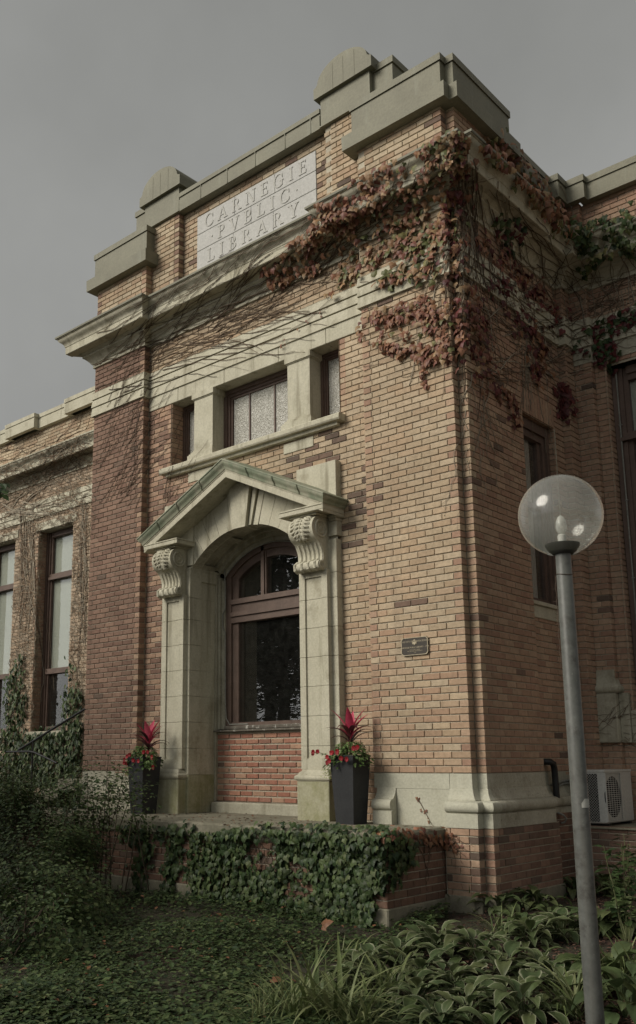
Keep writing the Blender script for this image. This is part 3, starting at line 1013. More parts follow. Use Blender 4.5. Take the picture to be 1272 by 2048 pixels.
for cx in (-4.032, -2.287):
    q = MB()
    for hw, y0, z0, z1 in ((0.25, 0.045, 4.098, 4.175), (0.235, 0.058, 4.175, 4.195), (0.215, 0.078, 4.195, 4.225), (0.195, 0.10, 4.225, 4.255), (0.185, 0.112, 4.255, 5.0), (0.200, 0.10, 5.0, 5.012), (0.215, 0.085, 5.012, 5.090)):
        q.box(cx - hw, cx + hw, y0, 0.42, z0, z1)
    q.build('window_pier', M['stone'], LIB, solid=True)


def window(x0, x1, z0, z1, y, parts, pane_mat, muntins=(), fw=0.075, name='window', rails=()):
    """frame boards in three steps with panes; x is along the front"""
    q = MB()
    for i, (a, dy) in enumerate(((0.0, 0.0), (fw * 0.45, 0.025), (fw * 0.75, 0.045))):
        b = (0.0, fw * 0.45, fw * 0.75, fw)[i + 1]
        q.box(x0 + a, x0 + b, y + dy, y + 0.09, z0 + a, z1 - a)
        q.box(x1 - b, x1 - a, y + dy, y + 0.09, z0 + a, z1 - a)
        q.box(x0 + b, x1 - b, y + dy + 0.0005, y + 0.09, z1 - b, z1 - a)
        q.box(x0 + b, x1 - b, y + dy + 0.0005, y + 0.09, z0 + a, z0 + b)
    fo = q.build(name, M['wood'], LIB, solid=True)
    ed = [x0 + fw] + [m_ for m_ in muntins] + [x1 - fw]
    for m_ in muntins:
        k = MB()
        k.box(m_ - 0.011, m_ + 0.011, y + 0.05, y + 0.085, z0 + fw, z1 - fw)
        k.build('glazing_bar', M['wood'], fo)
    for a, b in zip(ed, ed[1:]):
        k = MB()
        k.box(a + 0.008, b - 0.008, y + 0.066, y + 0.072, z0 + fw * 0.9, z1 - fw * 0.9)
        k.build('pane', pane_mat, fo, solid=True)
    return fo


window(-4.69, -4.217, 4.108, 5.088, 0.33, None, M['hammered'])
window(-3.847, -2.472, 4.108, 5.088, 0.33, None, M['hammered'], muntins=(-3.40, -2.94), fw=0.13)
window(-2.102, -1.645, 4.108, 5.088, 0.33, None, M['hammered'])

# ---------------------------------------------------------------- stone doorway
DOOR = MB()
# backing slab behind the arch stones
AR, AZ = 1.32, 1.67                      # arch radius and centre height
HW = 0.98                               # half width of the opening


def arch_z(dx, r=AR):
    return AZ + math.sqrt(max(0.0, r * r - dx * dx))


RK0, SL = 3.575, 0.474                   # rake soffit at the axis and its slope


def rake(dx):
    return RK0 - SL * abs(dx)


n = 24
xs = [-1.53 + 3.06 * i / 36 for i in range(37)]
for a, b in zip(xs, xs[1:]):
    za = arch_z(a) if abs(a) < HW else None
    zb_ = arch_z(b) if abs(b) < HW else None
    lo_a = (za if za else arch_z(HW) if abs(a) < HW + 0.08 else 2.3)
    lo_b = (zb_ if zb_ else arch_z(HW) if abs(b) < HW + 0.08 else 2.3)
    vs = [(C0 + a, 0.062, lo_a + 0.01), (C0 + b, 0.062, lo_b + 0.01), (C0 + b, 0.062, rake(b) + 0.06), (C0 + a, 0.062, rake(a) + 0.06)]
    DOOR.add(vs, [(0, 1, 2, 3)])
DS = DOOR.build('doorway_surround', M['stone_grey'], LIB, solid=True)
# arch stones
angs = [12, 19.5, 27, 34.5, 42, 47.9]


def outer(a):
    """where the radial line at angle a from the vertical meets the rake or the side"""
    s_, c_ = math.sin(R_(a)), math.cos(R_(a))
    rr = (RK0 - AZ) / (c_ + SL * s_)
    if rr * s_ > 1.53:
        rr = 1.53 / s_
    return rr * s_, AZ + rr * c_


for sx in (-1, 1):
    for a0, a1 in zip(angs, angs[1:]):
        e = 0.10
        pts = [(AR * math.sin(R_(a0 + e + (a1 - a0 - 2 * e) * i / 4)), AZ + AR * math.cos(R_(a0 + e + (a1 - a0 - 2 * e) * i / 4))) for i in range(5)]
        pts += [outer(a1 - e), outer((a0 + a1) / 2), outer(a0 + e)]
        q = MB()
        q.prism(pts, lambda p_, tt, sx=sx: (C0 + sx * p_[0], tt, p_[1]), 0.05, 0.22)
        q.build('voussoir', M['stone'], DS, solid=True)
# keystone and its side pieces
q = MB()
q.prism([(-0.108, 2.945), (0.108, 2.945), (0.185, 3.49), (0.17, 3.545), (-0.17, 3.545), (-0.185, 3.49)], lambda p_, tt: (C0 + p_[0], tt, p_[1]), -0.035, 0.2)
q.build('keystone', M['stone'], DS, solid=True)
for sx in (-1, 1):
    q = MB()
    q.prism([(0.122, 2.965), (0.165, 2.968), (0.275, 3.44), (0.212, 3.475)], lambda p_, tt, sx=sx: (C0 + sx * p_[0], tt, p_[1]), 0.012, 0.2)
    q.prism([(0.175, 2.968), (0.262, 2.955), (0.38, 3.38), (0.292, 3.425)], lambda p_, tt, sx=sx: (C0 + sx * p_[0], tt, p_[1]), 0.042, 0.2)
    q.build('keystone_wing', M['stone'], DS, solid=True)
# ashlar: plates, pilasters with sunk panels, jambs
zj = [-0.665, -0.18, 0.16, 0.50, 0.84, 1.18, 1.52, 1.86, 2.16, 2.56]
for sx in (-1, 1):
    def X(a, b):
        return (C0 + a, C0 + b) if sx > 0 else (C0 - b, C0 - a)
    for za, zc in zip(zj, zj[1:]):
        q = MB()
        x0, x1 = X(HW - 0.01, 1.536)
        q.bbox(x0, x1, 0.02, 0.235, za + 0.0015, zc - 0.0015, 0.004)
        # reveal: the sunk panel between two margins
        xa, xb = X(HW + 0.02, 1.2)
        q.box(xa, xb, 0.236, 0.52, za + 0.001, zc - 0.001)
        if za > 2.1:
            xa, xb = X(HW - 0.008, 1.19)
            q.box(xa, xb, 0.237, 0.519, 2.40, zc - 0.002)
        q.build('ashlar_block', M['stone'] if za > -0.2 else M['stone_moss'], DS, solid=True)
    q = MB()
    x0, x1 = X(HW - 0.008, 1.2)
    q.bbox(x0, x1, 0.521, 0.60, -0.53, 2.56, 0.006)
    x0, x1 = X(HW - 0.05, HW - 0.009)
    q.bbox(x0, x1, 0.548, 0.64, 0.41, 2.50, 0.006)
    x0, x1 = X(HW - 0.115, HW - 0.05)
    q.bbox(x0, x1, 0.58, 0.66, 0.41, 2.46, 0.006)
    q.build('jamb_moulding', M['stone_grey'], DS, solid=True)
    q = MB()
    x0, x1 = X(HW - 0.014, 1.22)
    q.bbox(x0, x1, 0.015, 0.60, 2.545, 2.575, 0.004)
    q.build('impost', M['stone'], DS, solid=True)
    # pilaster shaft
    s0, s1 = 1.017, 1.447
    zz = [-0.105, 0.16, 0.50, 0.84, 1.18, 1.52, 1.86, 2.20]
    for za, zc in zip(zz, zz[1:]):
        q = MB()
        a, b = X(s0, s1)
        q.bbox(a, b, -0.03, 0.06, za + 0.0015, zc - 0.0015, 0.003)
        top, bot = zc - 0.0015, za + 0.0015
        pz0, pz1 = 0.02, 2.12
        a, b = X(s0, s0 + 0.09)
        q.bbox(a, b, -0.052, -0.029, bot, top, 0.003)
        a, b = X(s1 - 0.09, s1)
        q.bbox(a, b, -0.052, -0.029, bot, top, 0.003)
        a, b = X(s0 + 0.091, s1 - 0.091)
        if bot < pz0:
            q.box(a, b, -0.0518, -0.029, bot, pz0)
        if top > pz1:
            q.box(a, b, -0.0518, -0.029, pz1, top)
        q.build('pilaster_block', M['stone'], DS, solid=True)
    # pedestal
    q = MB()
    p0, p1 = 1.037 - 0.03, 1.475
    a, b = X(p0, p1)
    q.bbox(a, b, -0.12, 0.2, -0.68, -0.232, 0.007)
    q.build('pedestal', M['stone_moss'], DS, solid=True)
    q = MB()
    path = [X(p0, p1)[0] + 0.03, X(p0, p1)[1] - 0.03]
    pr_ = [(0.0, -0.232), (0.035, -0.231)] + [(0.028 + 0.026 * math.cos(R_(w_)), -0.196 + 0.030 * math.sin(R_(w_))) for w_ in range(-80, 81, 20)] + [(0.020, -0.160), (0.014, -0.140), (-0.006, -0.122), (-0.022, -0.105), (-0.06, -0.104)]
    q.sweep([(path[0], 0.15), (path[0], -0.09), (path[1], -0.09), (path[1], 0.15)], pr_)
    q.build('pedestal_moulding', M['stone'], DS, smooth=35, solid=True)
# soffit of the arch
q = MB()
ya = [(0.05, AR), (0.20, AR), (0.205, AR + 0.045), (0.47, AR + 0.045), (0.475, AR), (0.53, AR), (0.535, AR - 0.05), (0.60, AR - 0.05), (0.605, AR - 0.11), (0.68, AR - 0.11)]
N_ = 26
amax = 46.0
for i in range(N_):
    for (y0, r0), (y1, r1) in zip(ya, ya[1:]):
        vs = []
        for a, y_, r_ in ((i, y0, r0), (i + 1, y0, r0), (i + 1, y1, r1), (i, y1, r1)):
            an = R_(-amax + 2 * amax * a / N_)
            vs.append((C0 + r_ * math.sin(an), y_, AZ + r_ * math.cos(an)))
        q.add(vs, [(3, 2, 1, 0)])
for k in (-46, -20, 20, 46):           # cross ribs of the coffers
    pts = []
    for da in (-2.2, 2.2):
        an = R_(k + da)
        pts.append((math.sin(an), math.cos(an)))
    q.add([(C0 + (AR + 0.004) * s_, y_, AZ + (AR + 0.004) * c_) for y_ in (0.2, 0.48) for s_, c_ in pts], [(0, 1, 3, 2)])
q.build('arch_soffit', M['stone_grey'], DS, smooth=20, solid=True)

# scroll consoles with a leaf on the face
def console(cx):
    q = MB()
    pr_ = [(0.05, 2.825), (-0.13, 2.825)]
    for a in range(90, 256, 12):
        pr_.append((-0.135 + 0.145 * math.cos(R_(a)), 2.672 + 0.150 * math.sin(R_(a))))
    pr_ += [(-0.150, 2.505), (-0.128, 2.465), (-0.105, 2.42), (-0.094, 2.37), (-0.096, 2.32), (-0.112, 2.295)]
    for a in range(120, 271, 15):
        pr_.append((-0.118 + 0.060 * math.cos(R_(a)), 2.243 + 0.058 * math.sin(R_(a))))
    pr_ += [(-0.06, 2.185), (0.05, 2.185)]
    q.prism(pr_, lambda p_, tt: (tt, p_[0], p_[1]), cx - 0.185, cx + 0.185)
    co = q.build('console', M['stone'], DS, smooth=35, solid=True)
    v_ = MB()
    for sx in (-1, 1):
        for cy_, cz_, rr, nt_ in ((-0.118, 2.675, 0.098, 0.016), (-0.112, 2.243, 0.042, 0.010)):
            for rad in (rr, rr * 0.62):
                v_.tube([(cx + sx * 0.187, cy_ + rad * math.cos(R_(a)), cz_ + rad * math.sin(R_(a))) for a in range(0, 361, 20)], nt_ * (1 if rad == rr else 0.7), 6)
            v_.ball((cx + sx * 0.185, cy_, cz_), 0.016, rr * 0.3, rr * 0.3, 10, 6)
        v_.tube([(cx + sx * 0.184, -0.125 + 0.0, 2.50), (cx + sx * 0.184, -0.085, 2.42), (cx + sx * 0.184, -0.075, 2.34), (cx + sx * 0.184, -0.095, 2.28)], 0.012, 6)
    v_.build('volute', M['stone'], co, smooth=50)
    f_ = MB()
    for dx in (-0.13, -0.065, 0.0, 0.065, 0.13):
        f_.tube([(cx + dx, -0.152, 2.505), (cx + dx, -0.130, 2.465), (cx + dx, -0.107, 2.42), (cx + dx, -0.096, 2.37), (cx + dx, -0.099, 2.32), (cx + dx, -0.118, 2.30)], 0.016, 6)
    for dx in (-0.15, -0.05, 0.05, 0.15):
        f_.tube([(cx + dx - 0.02, -0.12, 2.302), (cx + dx - 0.02, -0.178, 2.262), (cx + dx - 0.02, -0.170, 2.205), (cx + dx - 0.02, -0.12, 2.183)], 0.020, 6)
    f_.build('fluting', M['stone'], co, smooth=50)
    lf = MB()
    rnd = random.Random(int(cx * 100))
    def on(a, dx, k=1.0):
        return (cx + dx, -0.135 + 0.148 * k * math.cos(R_(a)), 2.672 + 0.153 * k * math.sin(R_(a)))
    lf.tube([on(a, 0, 1.03) for a in range(94, 262, 12)], 0.013, 6)
    for i, a in enumerate(range(100, 236, 17)):     # pairs of curling, pointed lobes
        w_ = 0.155 * math.sin(math.pi * (0.30 + 0.58 * i / 8))
        for sgn in (-1, 1):
            for w2_, da in ((w_, 16), (w_ * 0.62, 26)):
                pts = [on(a, 0.006 * sgn), on(a + da * 0.35, sgn * w2_ * 0.5, 1.05), on(a + da * 0.75, sgn * w2_ * 0.85, 1.06), on(a + da * 1.15, sgn * w2_ * rnd.uniform(0.92, 1.04), 1.0)]
                lf.tube(pts, [0.010, 0.019, 0.015, 0.003], 6)
    lf.build('acanthus_leaf', M['stone'], co, smooth=60)
    q = MB()
    q.bbox(cx - 0.21, cx + 0.21, -0.225, 0.05, 2.826, 2.850, 0.005)
    q.build('console_abacus', M['stone'], DS, solid=True)


console(C0 - 1.232)
console(C0 + 1.232)
# short level returns of the pediment
for sx in (-1, 1):
    a, b = sorted((C0 + sx * 0.908, C0 + sx * 1.585))
    q = MB()
    if sx > 0:
        b += 0.005
    else:
        a -= 0.005
    q.bbox(a, b, -0.285, 0.113, 2.852, 2.905, 0.005)
    q.bbox(a - 0.006, b + 0.006, -0.292, 0.112, 2.906, 2.924, 0.004)
    q.build('ledge', M['stone'], DS, solid=True)
    q = MB()
    a, b = sorted((C0 + sx * 1.45, C0 + sx * 1.575))
    for i in range(3):
        q.bbox(a, b - 0.0 - 0.02 * i if sx > 0 else b, -0.02 + 0.02 * i, 0.12, 2.81 - 0.035 * i, 2.845 - 0.035 * i, 0.006)
    q.build('bed_mould', M['stone'], DS, solid=True)


def raking(prof_, name, mat, smooth=None):
    for sx in (-1, 1):
        vs, fs = [], []
        k = len(prof_)
        for st in range(3):
            for d, dz in prof_:
                e = 1.585 + (d - 0.28) * 0.9
                z_ = RK0 + dz - (SL * e if st else 0)
                vs.append((C0 + (sx * e if st else 0), -d if st < 2 else 0.118, z_))
        for st in range(2):
            for j in range(k - 1):
                f = (st * k + j, st * k + k + j, st * k + k + j + 1, st * k + j + 1)
                fs.append(f if sx > 0 else f[::-1])
        q = MB()
        q.add(vs, fs)
        q.build(name, mat, DS, smooth=smooth, solid=True)


raking([(-0.065, 0.0), (0.268, 0.0), (0.278, -0.006), (0.280, 0.0), (0.280, 0.078), (0.288, 0.082), (0.290, 0.096), (0.300, 0.100)], 'raking_cornice', M['stone'])
raking([(0.297, 0.100), (0.303, 0.112), (0.307, 0.130), (0.318, 0.148), (0.335, 0.166), (0.346, 0.186), (0.350, 0.210), (0.360, 0.212), (0.360, 0.226), (0.345, 0.230), (-0.115, 0.262)], 'copper_gutter', M['copper'], 30)
# joints of the copper gutter
for sx in (-1, 1):
    for e in (0.42, 0.86, 1.25):
        q = MB()
        pts = []
        for d, dz in ((0.308, 0.106), (0.316, 0.128), (0.326, 0.146), (0.343, 0.164), (0.354, 0.186), (0.360, 0.212)):
            pts.append((C0 + sx * e, -d, RK0 + dz - SL * e))
        q.tube(pts, 0.008, 5)
        q.build('gutter_joint', M['copper'], DS)

# doorway window
q = MB()
y = 0.605
R1, R2, R3 = AR - 0.11, AR - 0.20, AR - 0.30
h1, h2, h3 = 0.865, 0.765, 0.655


def archring(q, ro, ri, ho, hi, y0, y1, z0):
    """arched frame: straight stiles up to the spring, then a ring"""
    zs_o = AZ + math.sqrt(ro * ro - ho * ho)
    zs_i = AZ + math.sqrt(ri * ri - hi * hi)
    N = 22
    po, pi = [(-ho, z0)], [(-hi, z0)]
    for i in range(N + 1):
        xo = -ho + 2 * ho * i / N
        xi = -hi + 2 * hi * i / N
        po.append((xo, AZ + math.sqrt(ro * ro - xo * xo)))
        pi.append((xi, AZ + math.sqrt(ri * ri - xi * xi)))
    po.append((ho, z0))
    pi.append((hi, z0))
    for i in range(len(po) - 1):
        vs = [(C0 + p_[0], yy, p_[1]) for yy in (y0, y1) for p_ in (po[i], po[i + 1], pi[i + 1], pi[i])]
        q.add(vs, [(0, 1, 2, 3), (3, 2, 6, 7), (1, 0, 4, 5), (7, 6, 5, 4)])


archring(q, R1, R2, h1, h2, y, 0.75, 0.46)
archring(q, R2, R3, h2, h3, y + 0.03, 0.75, 0.46)
q.box(C0 - h1, C0 + h1, y + 0.01, 0.75, 0.40, 0.50)
ew = q.build('entrance_window', M['wood'], LIB, smooth=20, solid=True)
q = MB()
q.box(C0 - h2, C0 + h2, y - 0.005, 0.74, 1.845, 1.93)
q.box(C0 - h2, C0 + h2, y - 0.03, 0.74, 1.931, 1.99)
q.box(C0 - h2, C0 + h2, y + 0.012, 0.74, 1.991, 2.10)
q.box(C0 - h2, C0 + h2, y - 0.02, 0.74, 2.101, 2.17)
q.build('transom', M['wood'], ew, solid=True)
q = MB()
q.box(-3.43, -3.33, y + 0.02, 0.73, 2.171, 2.86)
q.box(-3.405, -3.355, y + 0.0, 0.73, 2.172, 2.85)
q.build('mullion', M['wood'], ew, solid=True)
q = MB()
q.box(C0 - h3 + 0.001, C0 + h3 - 0.001, 0.665, 0.671, 0.501, 1.844)
q.build('pane', M['glass'], ew, solid=True)
for xa, xb in ((-h3, -0.231), (-0.129, h3)):
    N = 10
    q = MB()
    pts = [(xa, 2.171)] + [(xa + (xb - xa) * i / N, AZ + math.sqrt(R3 ** 2 - (xa + (xb - xa) * i / N) ** 2) + 0.01) for i in range(N + 1)] + [(xb, 2.171)]
    q.prism(pts, lambda p_, tt: (C0 + p_[0], tt, p_[1]), 0.665, 0.671)
    q.build('pane', M['glass'], ew)
q = MB()
q.bbox(-4.20, -2.15, 0.50, 0.66, 0.375, 0.400, 0.005)
q.bbox(-4.05, -2.15, 0.545, 0.66, 0.401, 0.455, 0.012)
q.build('worn_sill', M['wood_grey'], ew, solid=True)
q = MB()                                   # cable looped round the frame
pts = [(-4.06, 0.57, 2.62), (-4.05, 0.575, 2.2), (-4.05, 0.575, 2.05), (-4.085, 0.56, 1.98), (-4.085, 0.56, 1.80), (-4.05, 0.575, 1.72), (-4.045, 0.575, 0.75), (-4.03, 0.575, 0.56), (-3.95, 0.56, 0.475), (-3.6, 0.55, 0.47)]
q.tube(pts, 0.008, 6)
pts = [(C0 + (AR - 0.13) * math.sin(R_(a)), 0.575, AZ + (AR - 0.13) * math.cos(R_(a))) for a in range(-46, 47, 6)]
q.tube(pts, 0.008, 6)
q.build('cable', M['conduit'], ew)
q = MB()
q.bbox(-4.17, -2.23, 0.43, 0.62, -0.68, -0.532, 0.015)
q.build('step', M['stone_grey'], DS, solid=True)
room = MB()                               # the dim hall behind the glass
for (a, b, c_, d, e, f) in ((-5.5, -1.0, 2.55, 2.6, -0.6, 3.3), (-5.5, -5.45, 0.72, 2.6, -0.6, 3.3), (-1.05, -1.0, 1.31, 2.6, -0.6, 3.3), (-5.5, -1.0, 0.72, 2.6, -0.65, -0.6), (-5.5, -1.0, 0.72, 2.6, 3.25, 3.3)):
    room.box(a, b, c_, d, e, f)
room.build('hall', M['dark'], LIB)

# ---------------------------------------------------------------- side window of the pavilion
def side_board(q, y0, y1, z0, z1, x0, x1):
    q.box(x0, x1, y0, y1, z0, z1)


q = MB()
X0 = -0.06
q.box(-0.16, X0 + 0.03, 1.40, 1.50, 1.79, 4.09)
q.box(-0.16, X0 + 0.03, 2.25, 2.32, 1.79, 4.09)
q.box(-0.16, X0, 2.18, 2.249, 1.79, 4.09)
q.box(-0.16, X0 - 0.03, 2.10, 2.179, 1.79, 4.09)
q.box(-0.16, X0 + 0.03, 1.501, 2.249, 3.97, 4.09)
q.box(-0.16, X0, 1.501, 2.179, 3.88, 3.969)
q.box(-0.16, X0, 1.501, 2.099, 1.79, 1.87)
q.box(-0.16, X0 - 0.01, 1.501, 2.099, 2.98, 3.05)
sw = q.build('window', M['wood'], LIB, solid=True)
for z0, z1 in ((1.871, 2.979), (3.051, 3.879)):
    k = MB()
    k.box(-0.125, -0.119, 1.502, 2.098, z0, z1)
    k.build('pane', M['glass'], sw)
k = MB()
for i in range(9):
    yy = 1.80 + i * 0.02
    k.box(-0.15 - 0.012 * (i % 2), -0.14 - 0.012 * (i % 2), yy, yy + 0.0195, 1.8, 4.0)
k.build('curtain', M['white_plastic'], sw)
k = MB()
k.box(-0.75, -0.70, 1.4, 2.4, 1.7, 4.2)
k.build('dark_room', M['dark'], sw)
q = MB()
q.bbox(-0.15, 0.085, 1.375, 2.36, 1.745, 1.79 + 0.0, 0.004)
q.bbox(-0.15, 0.055, 1.375, 2.345, 1.60, 1.744, 0.006)
q.build('sill', M['stone'], LIB, solid=True)
for i in range(13):                        # soldier bricks over the side window
    y0 = 1.40 + i * 0.0738
    k = MB()
    tc = random.choice(PAL['side'])
    k.bbox(-0.05, 0.044 + random.uniform(0, 0.002), y0, y0 + 0.063, 4.105, 4.42, 0.003, tc)
    k.build('brick', M['brick'], WALLS[1][1])

# ---------------------------------------------------------------- right wing window and its stonework
q = MB()
for a, b, y0 in ((0.53, 0.60, 3.09), (0.60, 0.66, 3.12), (0.66, 0.72, 3.15)):
    q.box(a, b, y0, 3.26, 0.66, 4.98)
    q.box(2.30 - b, 2.30 - a, y0, 3.26, 0.66, 4.98)
q.box(0.72, 1.58, 3.10, 3.26, 4.88, 4.98)
q.box(0.72, 1.58, 3.13, 3.26, 4.80, 4.879)
q.box(0.60, 1.70, 3.06, 3.26, 3.985, 4.03)
q.box(0.62, 1.68, 3.09, 3.26, 4.031, 4.09)
q.box(0.72, 1.58, 3.13, 3.26, 0.66, 0.75)
rw = q.build('window', M['wood'], LIB, solid=True)
for z0, z1 in ((0.751, 3.984), (4.091, 4.799)):
    k = MB()
    k.box(0.721, 1.579, 3.195, 3.20, z0, z1)
    k.build('pane', M['glass'], rw)
k = MB()
k.box(0.70, 1.60, 3.215, 3.22, 4.05, 4.85)
k.build('blind', M['blind'], rw)
k = MB()
k.box(0.5, 1.8, 3.75, 3.8, 0.5, 5.0)
k.build('dark_room', M['dark'], rw)
q = MB()
q.bbox(0.375, 0.49, 2.90, 3.0, 0.19, 0.785, 0.006)
q.bbox(0.125, 0.374, 2.81, 3.0, 0.19, 0.785, 0.008)
q.sweep([(0.139, 2.84), (0.37, 2.84), (0.37, 2.965)], [(0.03, 0.786)] + [(0.02 + 0.035 * math.cos(R_(a)), 0.835 + 0.045 * math.sin(R_(a))) for a in range(-80, 81, 20)] + [(0.012, 0.90), (0.004, 0.94), (-0.01, 0.97), (-0.01, 1.07), (-0.04, 1.075)])
q.build('pedestal_block', M['stone_grey'], LIB, smooth=35, solid=True)
q = MB()
q.bbox(0.491, 5.5, 2.93, 3.3, 0.185, 0.575, 0.01)
q.build('stone_apron', M['stone_grey'], LIB, solid=True)
q = MB()
q.bbox(0.10, 1.75, 1.92, 2.9, -0.757, -0.735, 0.004)
q.build('ledge_cap', M['concrete'], LIB, solid=True)
# conduit up the window jamb
q = MB()
q.tube([(0.60, 3.075, z_) for z_ in (0.2, 1.5, 3.0, 4.3, 4.95)], 0.010, 6)
for z_ in (1.2, 2.2, 3.2, 4.2):
    q.box(0.585, 0.625, 3.062, 3.085, z_, z_ + 0.012)
q.build('jamb_conduit', M['conduit'], LIB)

# ---------------------------------------------------------------- left wing windows
for wi_, (a, b) in enumerate(lw_win):
    q = MB()
    yw = LWY + 0.20 + 0.0007 * wi_
    for da, db, dy in ((0.0, 0.06, 0.0), (0.06, 0.11, 0.03), (0.11, 0.16, 0.06)):
        q.box(a + da, a + db, yw + dy, yw + 0.16, 0.63, 4.97)
        q.box(b - db, b - da, yw + dy, yw + 0.16, 0.63, 4.97)
    q.box(a + 0.16, b - 0.16, yw + 0.02, yw + 0.16, 4.86, 4.97)
    q.box(a + 0.16, b - 0.16, yw + 0.05, yw + 0.16, 0.63, 0.73)
    q.box(a + 0.10, b - 0.10, yw + 0.0, yw + 0.16, 3.90, 3.96)
    q.box(a + 0.12, b - 0.12, yw + 0.03, yw + 0.16, 3.961, 4.03)
    q.box(a + 0.12, b - 0.12, yw + 0.01, yw + 0.16, 1.84, 1.95)
    wo_ = q.build('window', M['wood'], LIB, solid=True)
    for z0, z1 in ((0.731, 1.839), (1.951, 3.899), (4.031, 4.859)):
        k = MB()
        k.box(a + 0.162, b - 0.162, yw + 0.10, yw + 0.105, z0, z1)
        k.build('pane', M['glass'], wo_, solid=True)
    k = MB()
    k.box(a + 0.14, b - 0.14, yw + 0.125, yw + 0.13, 1.9, 4.9)
    k.build('blind', M['blind'], wo_)
    k = MB()
    k.box(a - 1.9, b + 0.1, yw + 0.75, yw + 0.8, 0.5, 5.0)
    k.box(a - 0.4, b + 0.1, yw + 0.2, yw + 0.74, 0.45, 0.5)
    k.build('dark_room', M['dark'], wo_)
# ================================================================== GROUND
def gz(x, y):
    return -1.45 + 0.04 * max(-3.2, min(0.0, y)) + 0.018 * math.sin(x * 1.7 + y * 0.9) + 0.012 * math.sin(x * 3.1 - y * 2.3)


gm = MB()
xs = [-160, -80, -40, -20] + [-14 + 0.5 * i for i in range(45)] + [14, 30, 80, 160]
ys = [-160, -80, -40, -20, -13] + [-10 + 0.5 * i for i in range(29)] + [9, 20, 80, 160]
for y_ in ys:
    for x_ in xs:
        gm.v.append((x_, y_, gz(x_, y_)))
        gm.c.append((1, 1, 1))
nx = len(xs)
for j in range(len(ys) - 1):
    for i in range(nx - 1):
        gm.f.append((j * nx + i, j * nx + i + 1, (j + 1) * nx + i + 1, (j + 1) * nx + i))
go = gm.build('ground', M['mulch'], None, smooth=60, kind='structure')

q = MB()
q.bbox(-40, 40, -14.5, -8.9, -1.75, -1.545, 0.01)  # unseen pale paving, added to bounce light up onto the shaded faces
q.build('bounce_paving', M['concrete_pale'], None, kind='structure')

# ================================================================== TERRACE
TER = thing('entrance_terrace', 'brick and concrete terrace before the stone doorway, draped in green ivy', 'terrace')
TZ = -0.665
q = MB()
q.bbox(-7.0, -0.275, -1.12, -0.002, TZ - 0.155, TZ, 0.02)
q.bbox(-5.19, -1.21, -0.0, 0.60, TZ - 0.155, TZ - 0.001, 0.01)
q.build('slab', M['concrete'], TER, solid=True)
TW = Wall()
TW.face((0, -1.08, 0), UX, NF, -6.9, -0.30, -1.33, TZ - 0.157, pal='umber', e1=0, dark=lambda c: 0.1, zb=TZ - 0.16 - 7 * COURSE)
TW.face((-0.30, 0, 0), UY, NS, -1.08, 0.0, -1.33, TZ - 0.157, pal='umber', e0=1, zb=TZ - 0.16 - 7 * COURSE)
to = TW.mortar.build('terrace_wall', M['mortar'], TER)
solidify(TW.mortar)
tmp = MB()
for b in TW.bricks:
    TW.shape(b, tmp)
solidify(tmp)
WALLS.append((TW, to, 110))
q = MB()
q.bbox(-6.9, -0.288, -1.095, 0.0, -1.9, -1.335, 0.012)
q.build('concrete_footing', M['concrete'], TER, solid=True)

BVH = BVHTree.FromPolygons([V(v) for v in SV], SF)
gb = BVHTree.FromPolygons([V(v) for v in gm.v], gm.f)

# the bricks that show largest stand singly, the others of a wall are joined
tot = 0
for w, ob, keep in WALLS:
    sc_ = []
    for i, b in enumerate(w.bricks):
        s_, c_ = score_brick(b)
        if s_ > 0:
            d = c_ - CAM
            h = BVH.ray_cast(CAM, d.normalized())
            if h[0] is None or h[3] < d.length - 0.03:
                s_ *= 0.02
        sc_.append((s_, i))
    sc_.sort(reverse=True)
    single = {i for s_, i in sc_[:keep]}
    rest = MB()
    for i, b in enumerate(w.bricks):
        if i in single:
            k = MB()
            w.shape(b, k)
            k.build('brick', M['brick'], ob)
        else:
            w.shape(b, rest)
    rest.build('brickwork', M['brick'], ob, kind='stuff')


def hit(px, py, bvh=None):
    d = ray(px, py)
    h = (bvh or BVH).ray_cast(CAM, d)
    if h[0] is None:
        return None
    n = h[1].copy()
    if n.dot(d) > 0:
        n = -n
    return h[0], n, h[3]


# ================================================================== PLAQUE
PLQ = thing('wall_plaque', 'small dark bronze plaque with cut corners and a crest on the brick wall', 'plaque', loc=(-0.605, -0.006, 1.19))
w2, h2_ = 0.168, 0.096
c_ = 0.022
out_ = [(-w2 + c_, -h2_), (w2 - c_, -h2_), (w2, -h2_ + c_), (w2, h2_ - c_), (w2 - c_, h2_), (-w2 + c_, h2_), (-w2, h2_ - c_), (-w2, -h2_ + c_)]
q = MB()
q.prism(out_, lambda p_, tt: (p_[0], tt, p_[1]), -0.012, 0.004)
q.build('plate', M['bronze'], PLQ)
q = MB()
for (a, b) in zip(out_, out_[1:] + out_[:1]):
    k = 0.955
    vs = [(a[0], -0.017, a[1]), (b[0], -0.017, b[1]), (b[0] * k, -0.017, b[1] * (k - 0.03)), (a[0] * k, -0.017, a[1] * (k - 0.03)),
          (a[0], -0.0121, a[1]), (b[0], -0.0121, b[1]), (b[0] * k, -0.0121, b[1] * (k - 0.03)), (a[0] * k, -0.0121, a[1] * (k - 0.03))]
    q.add(vs, [(0, 1, 2, 3), (3, 2, 6, 7), (1, 0, 4, 5)])
q.build('rim', M['bronze_light'], PLQ)


